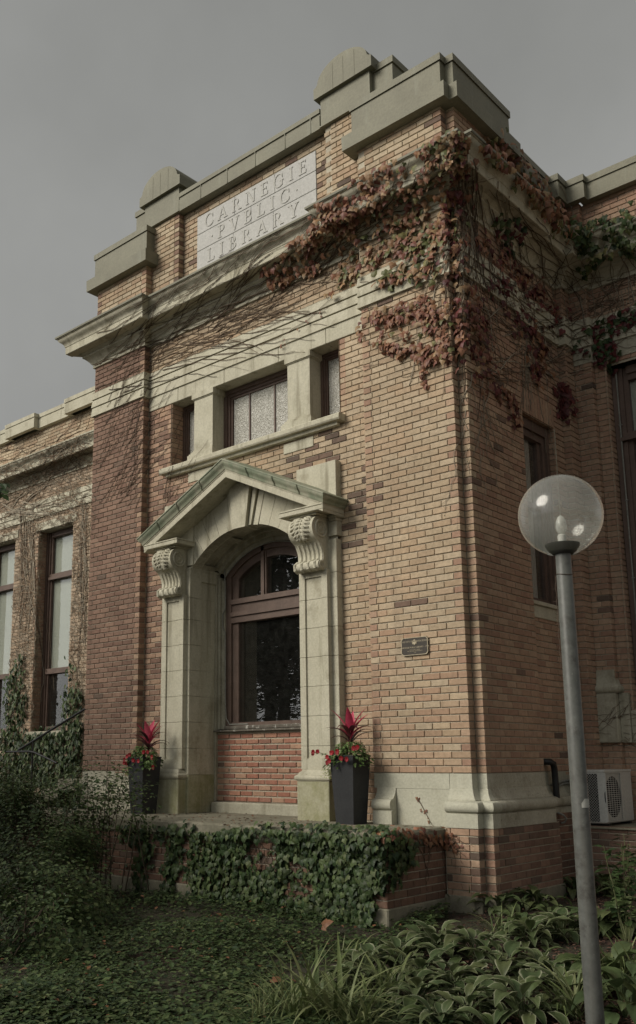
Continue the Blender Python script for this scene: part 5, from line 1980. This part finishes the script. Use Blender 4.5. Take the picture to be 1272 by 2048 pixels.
scatter(TV, L_, 'ivy', keep=300)
sb = MB()
for i in range(60):
    walker(random.uniform(380, 880), random.uniform(1662, 1690), -1.5 + random.uniform(-0.5, 0.5), 8, random.randint(5, 16), 0.2, random.uniform(0.003, 0.006), sb, random.choice(STM))
walker(836, 1596, -1.1, 6, 12, 0.04, 0.004, sb, STM[0])
for i in range(12):
    walker(random.uniform(890, 905), random.uniform(1664, 1680), -0.9 + random.uniform(-0.4, 0.4), 5, random.randint(5, 14), 0.2, 0.003, sb, STM[0])
sb.build('stem', M['stem'], TV, kind='stuff')

# litter on the terrace floor
b = MB()
for i in range(420):
    h = hit(random.uniform(300, 620), random.uniform(1622, 1652)) if i < 300 else hit(random.uniform(560, 890), random.uniform(1640, 1668))
    if h and h[1].z > 0.7:
        m_ = leaf_mat(h[0] + V((0, 0, 0.006)), V((0, 0, 1)), random.uniform(0.02, 0.055), tip=V((random.uniform(-1, 1), random.uniform(-1, 1), 0)))
        b.add([m_ @ V(v) for v in DIA_V], DIA_F, random.choice(BRN + STM))
lo = b.build('leaf_litter', M['leaf'], None, kind='stuff')
tag(lo, 'dry brown leaf litter scattered on the terrace floor', 'leaf litter')

# ================================================================== PLANTERS
def planter(cx, cy, label):
    t_ = thing('planter', label, 'planter', 'tall square planters flanking the doorway', (cx, cy, TZ))
    q = MB()
    vs, fs = [], []
    for hw, z_ in ((0.116, 0.0), (0.155, 0.70), (0.159, 0.702), (0.159, 0.716), (0.144, 0.716), (0.139, 0.64)):
        vs += [(-hw, -hw, z_), (hw, -hw, z_), (hw, hw, z_), (-hw, hw, z_)]
    for k in range(5):
        for i in range(4):
            j = (i + 1) % 4
            fs.append((k * 4 + i, k * 4 + j, k * 4 + 4 + j, k * 4 + 4 + i))
    fs.append((3, 2, 1, 0))
    q.add(vs, fs)
    q.build('pot', M['planter'], t_)
    q = MB()
    q.box(-0.138, 0.138, -0.138, 0.138, 0.60, 0.66)
    q.build('soil', M['soil'], t_)
    return t_


P1 = (-1.325, -0.25)
P2 = (-4.60, -0.36)
planter(P1[0], P1[1], 'black tapered square planter right of the doorway against the cut stone base')
planter(P2[0], P2[1], 'black tapered square planter left of the doorway, half hidden by the shrub')


def blade(length, width, curve, n, col, fold=0.2, mid=None, edge=None, curl=0.0):
    """a leaf blade along +Y rising in Z, as (verts, faces, colours)"""
    b = MB()
    y_, z_, a = 0.0, 0.0, math.pi / 2 - 0.12
    rows_ = []
    for i in range(n + 1):
        t_ = i / n
        w_ = width * (math.sin(math.pi * min(1, (t_ * 0.92 + 0.08)) ** 0.8)) * (1 if t_ < 0.999 else 0.05)
        rows_.append((y_, z_, w_, a))
        a -= curve / n * (0.5 + t_)
        y_ += length / n * math.cos(a)
        z_ += length / n * math.sin(a)
    for y_, z_, w_, a in rows_:
        b.v += [(-w_ / 2, y_ - fold * w_ * math.sin(a) * 0.5, z_ + fold * w_ * math.cos(a) * 0.5), (0, y_, z_), (w_ / 2, y_ - fold * w_ * math.sin(a) * 0.5, z_ + fold * w_ * math.cos(a) * 0.5)]
        b.c += [edge or col, mid or col, edge or col]
    for i in range(n):
        o = i * 3
        b.f += [(o, o + 1, o + 4, o + 3), (o + 1, o + 2, o + 5, o + 4)]
    return b


def rotz(a):
    return Matrix.Rotation(a, 4, 'Z')


def dracaena(base, label, seed):
    rnd = random.Random(seed)
    t_ = thing('cordyline_plant', label, 'plant', 'cordylines in the planters', base)
    q = MB()
    q.tube([(0, 0, -0.08), (0.0, 0, 0.10), (0.006, 0, 0.24), (0.008, 0, 0.34)], [0.014, 0.012, 0.011, 0.008], 7, (0.12, 0.06, 0.045))
    q.build('stem', M['stem'], t_, smooth=60)
    PK = [(0.50, 0.06, 0.115), (0.42, 0.04, 0.09), (0.55, 0.10, 0.15)]
    DK = [(0.085, 0.025, 0.032), (0.06, 0.022, 0.026), (0.11, 0.03, 0.035)]
    spec = []
    for a, le in ((0.55, 0.55), (3.7, 0.8), (1.9, 0.3), (5.2, 0.4), (0.9, 1.0)):
        spec.append((a, rnd.uniform(0.30, 0.38), 0.092, rnd.uniform(0.25, 0.5), rnd.choice(PK), 0.22, le))
    for a in (0.45, 0.85, 3.55, 3.95, 2.2, 4.9, 5.7, 3.2, 1.3):
        spec.append((a, rnd.uniform(0.26, 0.38), 0.058, rnd.uniform(1.3, 2.0), rnd.choice(DK), rnd.uniform(0.10, 0.24), 0.95))
    for a in (0.2, 3.4):
        spec.append((a, 0.22, 0.05, 0.9, PK[1], 0.18, 0.9))
    for a, ln_, wd, cv, cl, zz, lean in spec:
        b = blade(ln_, wd, cv, 7, cl, 0.35)
        o = b.build('leaf', M['petal'], t_, smooth=70)
        o.matrix_local = Matrix.Translation((0.006, 0, zz)) @ rotz(a - math.pi / 2) @ Matrix.Rotation(-lean * 0.4, 4, 'X')
    return t_


dracaena((P1[0] - 0.01, P1[1] + 0.02, TZ + 0.70), 'pink and purple cordyline in the right planter', 5)
dracaena((P2[0] + 0.05, P2[1] + 0.02, TZ + 0.68), 'pink and purple cordyline in the left planter behind the shrub', 9)


def bedding(base, label, seed, trail):
    rnd = random.Random(seed)
    t_ = thing('flowering_plant', label, 'flowers', 'red flowering plants in the planters', base)
    items = []
    GR2 = [(0.09, 0.15, 0.045), (0.12, 0.18, 0.06), (0.07, 0.12, 0.04), (0.15, 0.21, 0.075)]
    for i in range(620):
        a = rnd.uniform(0, 6.28)
        r_ = 0.26 * math.sqrt(rnd.random()) * (0.82 + 0.22 * math.sin(a * 3 + seed) + 0.10 * math.sin(a * 7))
        z_ = 0.15 * (1 - (r_ / 0.28) ** 2) * rnd.uniform(0.1, 1.35) - 0.02 - (0.10 * rnd.random() if r_ > 0.17 else 0)
        n = V((math.cos(a) * r_ * 3, math.sin(a) * r_ * 3, 0.7)).normalized()
        items.append((leaf_mat(V((math.cos(a) * r_, math.sin(a) * r_ * 0.9, z_)), n, rnd.uniform(0.035, 0.062), tip=V((math.cos(a), math.sin(a), -0.3))), rnd.choice(GR2)))
    q = MB()
    for st in trail:
        q.tube(st, 0.0035, 4, (0.10, 0.10, 0.04))
        for p_ in st[1:]:
            for k in range(3):
                items.append((leaf_mat(V(p_), V((0, -0.7, 0.7)), 0.04, spread=1.2), rnd.choice(GR2)))
    for i in range(70):
        items.append((leaf_mat(V((-0.20 + rnd.gauss(0, 0.03), -0.12 + rnd.gauss(0, 0.03), -0.12 - 0.10 * rnd.random())), V((-0.4, -0.8, 0.2)), 0.022, spread=1.0), (0.22, 0.27, 0.08)))
    vs, fs = SHAPES['oval']
    for m_, tc in items[:80]:
        inst('leaf', proto('oval', tc), t_, m_)
    b = MB()
    for m_, tc in items[80:]:
        b.add([m_ @ V(v) for v in vs], fs, tc)
    b.build('foliage', M['leaf'], t_, kind='stuff')
    if q.v:
        q.build('stem', M['stem'], t_)
    RD = [(0.30, 0.020, 0.028), (0.25, 0.016, 0.022), (0.36, 0.03, 0.038)]
    spots = [(-0.16, -0.19, 0.0), (-0.06, -0.23, 0.035), (0.02, -0.235, 0.05), (-0.09, -0.235, -0.045), (0.06, -0.22, -0.02), (0.12, -0.20, -0.03), (0.17, -0.14, 0.08), (-0.18, -0.15, -0.06), (0.19, -0.10, 0.09)]
    spots += [st[-1] for st in trail] + [st[-2] for st in trail]
    for p_ in spots:
        f_ = MB()
        for k in range(2):
            cx, cy, cz = rnd.uniform(-0.014, 0.014), rnd.uniform(-0.014, 0.014), rnd.uniform(-0.01, 0.01)
            tc = rnd.choice(RD)
            for j in range(5):
                a = j * 1.2566 + rnd.uniform(-0.2, 0.2)
                d = V((math.cos(a), -0.55, math.sin(a))).normalized() * 0.030
                e = V((-math.sin(a), 0, math.cos(a))) * 0.016
                c0 = V((cx, cy, cz))
                f_.add([c0, c0 + d * 0.7 + e, c0 + d * 1.05, c0 + d * 0.7 - e], [(0, 1, 2), (0, 2, 3)], tc)
        o = f_.build('flower', M['petal'], t_)
        o.location = p_
    return t_


bedding((P1[0], P1[1], TZ + 0.70), 'red flowers and trailing greenery filling the right planter', 21, [[(-0.15, -0.12, 0.0), (-0.24, -0.15, 0.03), (-0.31, -0.17, 0.05), (-0.36, -0.18, 0.045)]])
bedding((P2[0], P2[1], TZ + 0.69), 'red flowers and dark leaves filling the left planter', 22, [[(0.12, -0.10, 0.0), (0.22, -0.12, 0.03), (0.30, -0.12, 0.02), (0.34, -0.12, -0.10)]])

# ================================================================== BEDS
def hosta(x, y, s, label, seed, margin=True):
    rnd = random.Random(seed)
    t_ = thing('hosta', label, 'hosta', 'hostas in the bed round the lamp post', (x, y, gz(x, y)))
    k = 0
    for tier, (nl, lean0, ln0) in enumerate(((7, 0.22, 0.20), (9, 0.60, 0.23), (11, 0.95, 0.24), (10, 1.25, 0.22))):
        for i in range(nl):
            a = 6.283 * (i + rnd.uniform(-0.3, 0.3)) / nl + tier
            ln_ = ln0 * rnd.uniform(0.6, 1.2) * s
            wd = ln_ * rnd.uniform(0.36, 0.62)
            col = rnd.choice(HOS)
            b = MB()
            N = 6
            pet = ln_ * rnd.uniform(0.55, 0.95)
            an = math.pi / 2 - lean0 * rnd.uniform(0.7, 1.1)
            yy, zz = 0.0, 0.0
            rows_ = [(0.0, 0.0, 0.008 * s, an)]
            yy, zz = pet * math.cos(an), pet * math.sin(an)
            an -= 0.15
            cv = rnd.uniform(1.0, 2.0)
            prof_ = (0.10, 0.72, 1.0, 0.94, 0.70, 0.36, 0.02)
            for j in range(N + 1):
                rows_.append((yy, zz, wd * prof_[j], an))
                an -= cv / N
                yy += ln_ / N * math.cos(an)
                zz += ln_ / N * math.sin(an)
            edge = rnd.choice([(0.30, 0.31, 0.20), (0.25, 0.27, 0.16), (0.33, 0.33, 0.23)]) if margin else col
            dk = tuple(c * 0.8 for c in col)
            for yy, zz, w_, an in rows_:
                nz, ny = math.cos(an), -math.sin(an)
                for f_, lift, cc in ((-0.5, 0.20, edge), (-0.40, 0.16, col), (-0.2, 0.02, dk), (0, 0.05, col), (0.2, 0.02, dk), (0.40, 0.16, col), (0.5, 0.20, edge)):
                    jz = rnd.uniform(-0.06, 0.06) * w_ if abs(f_) > 0.3 else 0
                    b.v.append((f_ * w_, yy + ny * lift * w_ * 0.7, zz + nz * lift * w_ * 0.7 + jz))
                    b.c.append(cc)
            for r_ in range(len(rows_) - 1):
                for c in range(6):
                    o = r_ * 7 + c
                    b.f.append((o, o + 1, o + 8, o + 7))
            ob = b.build('leaf', M['leaf'], t_, smooth=60)
            ob.matrix_local = Matrix.Translation((rnd.uniform(-0.03, 0.03), rnd.uniform(-0.03, 0.03), 0)) @ rotz(a)
            k += 1
    return t_


def clump(x, y, s, label, seed, n=56, cols=None, wd=0.018):
    rnd = random.Random(seed)
    t_ = thing('grass_clump', label, 'grass clump', 'strappy grass clumps in the bed', (x, y, gz(x, y)))
    cols = cols or [(0.13, 0.165, 0.06), (0.17, 0.20, 0.085), (0.10, 0.135, 0.05), (0.21, 0.23, 0.11)]
    for i in range(n):
        ln_ = s * rnd.uniform(0.55, 1.1)
        b = blade(ln_, wd * rnd.uniform(0.7, 1.3), rnd.uniform(0.5, 2.0), 7, rnd.choice(cols), 0.3)
        ob = b.build('blade', M['leaf'], t_, smooth=70)
        ob.matrix_local = Matrix.Translation((rnd.gauss(0, 0.05), rnd.gauss(0, 0.05), -0.01)) @ rotz(rnd.uniform(0, 6.283)) @ Matrix.Rotation(-rnd.uniform(0.0, 0.6), 4, 'X')
    return t_


HL = [
    (800, 1935, 0.95, 'white-edged hosta between the strappy grass and the corner of the terrace'),
    (875, 1900, 0.95, 'white-edged hosta centred below the brick corner footing'),
    (955, 1905, 0.95, 'broad white-edged hosta in front of the bare mulch by the corner'),
    (1060, 1880, 0.95, 'white-edged hosta just left of the lamp post, midway up the bed'),
    (1120, 1860, 0.85, 'white-edged hosta touching the back of the lamp post'),
    (835, 2010, 0.85, 'white-edged hosta at the bottom edge beside the large grass clump'),
    (930, 2035, 0.80, 'white-edged hosta at the bottom edge in the middle of the bed'),
    (735, 1945, 0.85, 'white-edged hosta partly covered by the long grass blades'),
    (1050, 2030, 0.95, 'white-edged hosta at the bottom edge left of the lamp post foot'),
    (1120, 1990, 0.80, 'small white-edged hosta against the left side of the lamp post foot'),
    (1000, 1815, 0.75, 'plain green hosta tucked against the corner footing'),
    (1075, 1805, 0.80, 'plain green hosta under the flank of the brick pavilion'),
    (1235, 1850, 1.05, 'large dull green hosta right of the lamp post'),
    (1225, 1965, 1.1, 'large dark hosta at the right edge beside the lamp post foot'),
    (1215, 1775, 0.9, 'dull green hosta below the air conditioner ledge'),
    (1150, 1775, 0.8, 'dull green hosta between lamp post and brick ledge'),
    (690, 1975, 0.7, 'white-edged hosta leaning out under the daylily blades'),
    (845, 1955, 0.75, 'narrow white-edged hosta crowded between two larger ones in mid bed'),
    (905, 1975, 0.75, 'white-edged hosta on the near rim of the bare mulch patch'),
    (1010, 1940, 0.85, 'white-edged hosta right of the bare mulch patch'),
    (1085, 1945, 0.85, 'white-edged hosta one step left of the lamp post, below the midway one'),
    (980, 2010, 0.75, 'white-edged hosta second from the bottom edge in front of the mulch'),
    (880, 2055, 0.75, 'white-edged hosta cut by the bottom edge right of the arching grass'),
    (1260, 2020, 1.0, 'dark hosta in the lower right corner'),
    (1190, 1850, 0.85, 'dull green hosta just right of the middle of the lamp post'),
    (1100, 1835, 0.75, 'plain green hosta behind the midway hosta by the lamp post'),
    (1040, 1845, 0.75, 'plain green hosta between the corner footing and the lamp post'),
]
for i, (px, py, s_, lb_) in enumerate(HL):
    p_ = at_z(px, py + 14, -1.53)
    p_ = at_z(px, py + 14, gz(p_.x, p_.y))
    hosta(p_.x, p_.y, s_, lb_, 100 + i, margin=not ('plain' in lb_ or 'dull' in lb_ or 'dark' in lb_))
CL = [
    (590, 2040, 0.62, 'large pale grass clump at the bottom edge, left of the hostas', 90, 0.012),
    (655, 2035, 0.66, 'broad-bladed daylily clump leaning over the hostas', 46, 0.026),
    (520, 2055, 0.45, 'low fine grass tuft at the bottom edge beside the groundcover', 60, 0.009),
    (930, 1838, 0.42, 'upright grass clump against the concrete corner footing', 40, 0.018),
    (720, 2055, 0.55, 'arching grass clump at the bottom edge in front of the hostas', 60, 0.015),
    (770, 1985, 0.50, 'daylily clump growing up among the white-edged hostas in mid bed', 34, 0.020),
    (700, 1935, 0.40, 'small thin grass tuft where the ground cover meets the hostas', 36, 0.012),
    (1000, 1890, 0.36, 'short grass tuft beside the bare mulch patch', 30, 0.012),
    (1150, 2040, 0.55, 'strappy grass clump hugging the left foot of the lamp post', 40, 0.016),
    (1250, 1990, 0.60, 'tall strappy grass clump at the right edge of the bed', 44, 0.016),
]
for i, (px, py, s_, lb_, n_, wd_) in enumerate(CL):
    p_ = at_z(px, py, -1.55)
    clump(p_.x, p_.y, s_, lb_, 200 + i, n_, wd=wd_)


def weed(px, py, y_, h_, label, seed, lf=0.07, cols=MGR, n=26):
    p_ = at_z(px, py, -1.5)
    rnd = random.Random(seed)
    t_ = thing('weed_plant', label, 'weed', None, (p_.x, p_.y, gz(p_.x, p_.y)))
    q = MB()
    items = []
    for k in range(4):
        bx, by = rnd.uniform(-0.12, 0.12), rnd.uniform(-0.12, 0.12)
        hh = h_ * rnd.uniform(0.6, 1.0)
        pts = [(bx * j / 5 * 1.6 + rnd.uniform(-0.01, 0.01), by * j / 5 * 1.6, hh * j / 5) for j in range(6)]
        q.tube(pts, 0.006, 5, (0.10, 0.11, 0.05), 0.5)
        for j in range(n):
            u = rnd.uniform(0.25, 1.0)
            i0 = min(4, int(u * 5))
            c0 = V(pts[i0]).lerp(V(pts[i0 + 1]), u * 5 - i0)
            a = rnd.uniform(0, 6.28)
            items.append((leaf_mat(c0 + V((math.cos(a), math.sin(a), 0)) * 0.02, V((0, 0, 1)), lf * rnd.uniform(0.6, 1.2), tip=V((math.cos(a), math.sin(a), -0.2)), spread=0.3), rnd.choice(cols)))
    q.build('stem', M['stem'], t_)
    for m_, tc in items:
        inst('leaf', proto('oval', tc), t_, m_)


weed(1232, 1765, 0, 0.62, 'tall pale weed with small leaves in front of the brick ledge', 301, 0.075, GRN)
weed(1262, 1830, 0, 0.75, 'leafy dark weed at the right edge of the bed', 302, 0.10, DGR + MGR)
weed(1255, 1905, 0, 0.85, 'tall dark weed behind the lamp post at the right edge', 303, 0.11, DGR)

# ground cover and small ivy
gc = MB()
rnd = random.Random(77)
vv = [V(v) for v in OVL_V]
GCOL = DGR + DGR + MGR
cnt = 0
for i in range(90000):
    px, py = rnd.uniform(-60, 900), rnd.uniform(1770, 2075)
    p_ = at_z(px, py, -1.52)
    if p_.y > -1.1 and p_.x < -0.3:
        continue
    if p_.x > 0.2 + 0.25 * math.sin(p_.y * 3) and p_.y > -3.0:
        continue
    if p_.y > -0.2 or p_.y < -7 or p_.x < -7:
        continue
    d_ = 0.5 + 0.5 * math.sin(p_.x * 2.3 + 1.3 * math.sin(p_.y * 1.9)) * math.sin(p_.y * 2.9 + p_.x)
    if rnd.random() > 0.12 + 0.88 * d_:
        continue
    z_ = gz(p_.x, p_.y) + rnd.uniform(0.0, 0.09) * (0.4 + d_)
    a = rnd.uniform(0, 6.28)
    m_ = leaf_mat(V((p_.x, p_.y, z_)), V((0, -0.15, 1)), rnd.uniform(0.025, 0.055) * (1.6 if rnd.random() < 0.12 else 1), tip=V((math.cos(a), math.sin(a), 0)))
    f_ = rnd.uniform(0.8, 1.25)
    tc = rnd.choice(GCOL)
    if rnd.random() < 0.012:
        tc = rnd.choice(BRN)
    gc.add([m_ @ v for v in vv], OVL_F, tuple(c * f_ for c in tc))
    cnt += 1
    if cnt > 42000:
        break
go2 = gc.build('ground_cover', M['leaf'], None, kind='stuff')
tag(go2, 'low creeping green ground cover in front of the terrace', 'ground cover')
# bark chips on the bare bed
bk = MB()
for i in range(9000):
    px, py = rnd.uniform(780, 1290), rnd.uniform(1770, 2070)
    p_ = at_z(px, py, -1.5)
    if p_.y > 1.9:
        continue
    a = rnd.uniform(0, 6.28)
    m_ = leaf_mat(V((p_.x, p_.y, gz(p_.x, p_.y) + rnd.uniform(0.003, 0.02))), V((0, 0, 1)), rnd.uniform(0.02, 0.06), tip=V((math.cos(a), math.sin(a), 0)))
    bk.add([m_ @ V((v[0] * 0.6, v[1], v[2])) for v in DIA_V], DIA_F, rnd.choice([(0.07, 0.035, 0.025), (0.11, 0.055, 0.04), (0.045, 0.025, 0.018), (0.15, 0.085, 0.06)]))
bo_ = bk.build('bark_mulch', M['stem'], None, kind='stuff')
tag(bo_, 'reddish bark chips between the hostas', 'mulch')
# a few fallen leaves that show
for i, (px, py, s_, lb_) in enumerate([(645, 1866, 0.12, 'large orange-brown fallen leaf at the foot of the ivy curtain'), (545, 1958, 0.09, 'small tan fallen leaf in the ground cover')]):
    p_ = at_z(px, py, -1.5)
    b = MB()
    m_ = leaf_mat(V((0, 0, 0)), V((0.3, -0.8, 0.6)), s_, tip=V((0.8, 0.1, 0.2)), spread=0.2)
    b.add([m_ @ V(v) for v in IVY_V], IVY_F, (0.20, 0.095, 0.05))
    o = b.build('fallen_leaf', M['leaf'])
    o.location = (p_.x, p_.y, gz(p_.x, p_.y) + 0.08)
    tag(o, lb_, 'leaf')

# ================================================================== SHRUB
def shrub(name, label, blobs, nleaf, size, seed, cols, twigs=70):
    rnd = random.Random(seed)
    base = V(blobs[0][0])
    t_ = thing(name, label, 'shrub', None, (base.x, base.y, gz(base.x, base.y)))
    off = V(t_.location)
    q = MB()
    items = []
    vol = [b[1][0] * b[1][1] * b[1][2] for b in blobs]
    for (c, r_), vl in zip(blobs, vol):
        nt = max(6, int(twigs * vl / sum(vol)))
        nl = int(nleaf * vl / sum(vol) / nt)
        for k in range(nt):
            d = V((rnd.gauss(0, 1), rnd.gauss(0, 1), rnd.gauss(0, 1) + 0.3)).normalized()
            f_ = rnd.uniform(0.75, 1.08)
            tip = V(c) + V((d.x * r_[0], d.y * r_[1], d.z * r_[2])) * f_
            root = V((c[0] + rnd.uniform(-0.3, 0.3), c[1] + rnd.uniform(-0.3, 0.3), gz(c[0], c[1])))
            mid = root.lerp(tip, 0.5) + V((0, 0, 0.15))
            pts = [root, root.lerp(mid, 0.6), mid, mid.lerp(tip, 0.55) + V((0, 0, 0.06)), tip]
            q.tube([p_ - off for p_ in pts], 0.008, 4, (0.06, 0.045, 0.03), 0.3)
            for j in range(nl):
                u = rnd.random() ** 0.6
                p_ = mid.lerp(tip, u) + V((rnd.gauss(0, 0.09), rnd.gauss(0, 0.09), rnd.gauss(0, 0.075)))
                if p_.z < gz(p_.x, p_.y):
                    continue
                a = rnd.uniform(0, 6.28)
                items.append((leaf_mat(p_ - off, (d + V((0, 0, 0.8))).normalized(), size * rnd.uniform(0.6, 1.3), tip=V((math.cos(a), math.sin(a), -0.3))), rnd.choice(cols)))
    q.build('branch', M['stem'], t_, kind='stuff')
    b = MB()
    vv_ = [V(v) for v in OVL_V]
    for m_, tc in items:
        f_ = rnd.uniform(0.75, 1.25)
        b.add([m_ @ v for v in vv_], OVL_F, tuple(c * f_ for c in tc))
    b.build('foliage', M['leaf'], t_, kind='stuff')


shrub('shrub', 'loose dark green shrub filling the lower left in front of the steps',
      [((-4.9, -1.9, -0.85), (0.85, 0.6, 0.72)), ((-4.25, -1.75, -0.62), (0.55, 0.42, 0.60)), ((-3.62, -1.5, -0.50), (0.36, 0.30, 0.42)), ((-3.95, -1.55, -0.28), (0.34, 0.3, 0.34)), ((-3.9, -2.3, -1.1), (0.75, 0.6, 0.50)), ((-5.9, -1.6, -0.6), (0.8, 0.6, 0.65)), ((-3.0, -2.9, -1.25), (0.85, 0.6, 0.40)), ((-2.2, -3.6, -1.35), (0.8, 0.6, 0.32)), ((-7.2, -0.9, -0.6), (1.0, 0.6, 0.6))],
      26000, 0.050, 401, DGR + MGR, 190)

# ================================================================== TREES out to the left and across the lawn
def tree(x, y, h, cr, label, seed, nleaf, leaf=0.16, crown_z=None, cols=DGR):
    rnd = random.Random(seed)
    z0 = gz(x, y)
    t_ = thing('tree', label, 'tree', 'trees on the lawn facing the library', (x, y, z0))
    q = MB()
    q.tube([(0, 0, -0.2), (0.03, 0.02, h * 0.25), (0.0, 0.05, h * 0.5), (0.05, 0.0, h * 0.8)], [0.035 * h * 0.7, 0.028 * h * 0.7, 0.02 * h * 0.7, 0.008 * h], 10)
    q.build('trunk', M['bark'], t_, smooth=60)
    q = MB()
    b = MB()
    vv_ = [V(v) for v in DIA_V]
    cz = crown_z or h * 0.62
    nb = 46
    for k in range(nb):
        d = V((rnd.gauss(0, 1), rnd.gauss(0, 1), rnd.gauss(0, 0.9))).normalized()
        c = V((0, 0, cz)) + V((d.x * cr, d.y * cr, d.z * (h - cz))) * rnd.uniform(0.45, 0.95)
        s0 = V((0, 0, h * rnd.uniform(0.3, 0.6)))
        q.tube([s0, s0.lerp(c, 0.5) + V((0, 0, 0.2)), c], 0.03 * h / 6, 5, None, 0.3)
        for j in range(nleaf // nb):
            p_ = c + V((rnd.gauss(0, 1), rnd.gauss(0, 1), rnd.gauss(0, 0.8))) * cr * 0.17
            a = rnd.uniform(0, 6.28)
            m_ = leaf_mat(p_, V((0, 0, 1)), leaf * rnd.uniform(0.7, 1.3), tip=V((math.cos(a), math.sin(a), -0.4)), spread=0.8)
            f_ = rnd.uniform(0.8, 1.2)
            tc = rnd.choice(cols)
            b.add([m_ @ v for v in vv_], DIA_F, tuple(c_ * f_ for c_ in tc))
    q.build('limb', M['bark'], t_, kind='stuff')
    b.build('crown', M['leaf'], t_, kind='stuff')
    return t_


TL = tree(-6.4, -6.8, 4.2, 1.7, 'leafy tree just left of the view whose twig tip enters at the left edge', 501, 7000, 0.15, crown_z=2.9)
# the twig whose tip enters the picture
q = MB()
tip = at_y(6, 985, -4.6)
rt = V((-6.4, -6.8, 1.0))
off = V(TL.location)
pts = [rt, rt.lerp(tip, 0.35) + V((-0.25, 0.1, 0.25)), rt.lerp(tip, 0.7) + V((-0.22, 0.1, 0.25)), tip + V((-0.12, 0.0, 0.10)), tip]
q.tube([p_ - off for p_ in pts], 0.022, 6, None, 0.15)
q.build('limb', M['bark'], TL)
for i in range(26):
    u = random.uniform(0.8, 1.0)
    p_ = pts[3].lerp(pts[4], random.uniform(-0.3, 1.05)) + V((random.gauss(0, 0.03), random.gauss(0, 0.03), random.gauss(0, 0.035)))
    inst('leaf', proto('oval', random.choice(DGR)), TL, leaf_mat(p_ - off, V((0.5, -0.6, 0.5)), random.uniform(0.06, 0.10), spread=0.9))
for i in range(140):
    k = random.choice((1, 2))
    p_ = pts[k].lerp(pts[k + 1], random.random()) + V((random.gauss(0, 0.14), random.gauss(0, 0.14), random.gauss(0, 0.10)))
    inst('leaf', proto('oval', random.choice(DGR)), TL, leaf_mat(p_ - off, V((0.2, -0.3, 0.8)), random.uniform(0.07, 0.11), spread=0.9))
tree(-12.0, -9.5, 9.5, 3.6, 'large dense tree mirrored in the doorway glass', 502, 9000, 0.26)
tree(-17.5, -15.0, 12.0, 4.6, 'tall broad tree further back, mirrored in the doorway glass', 503, 8000, 0.34)
tree(-6.5, -19.0, 9.0, 4.0, 'round tree far across the lawn facing the doorway', 504, 6000, 0.32)
tree(9.5, -21.0, 10.0, 4.2, 'round tree far across the lawn facing the lamp post', 505, 6000, 0.32)
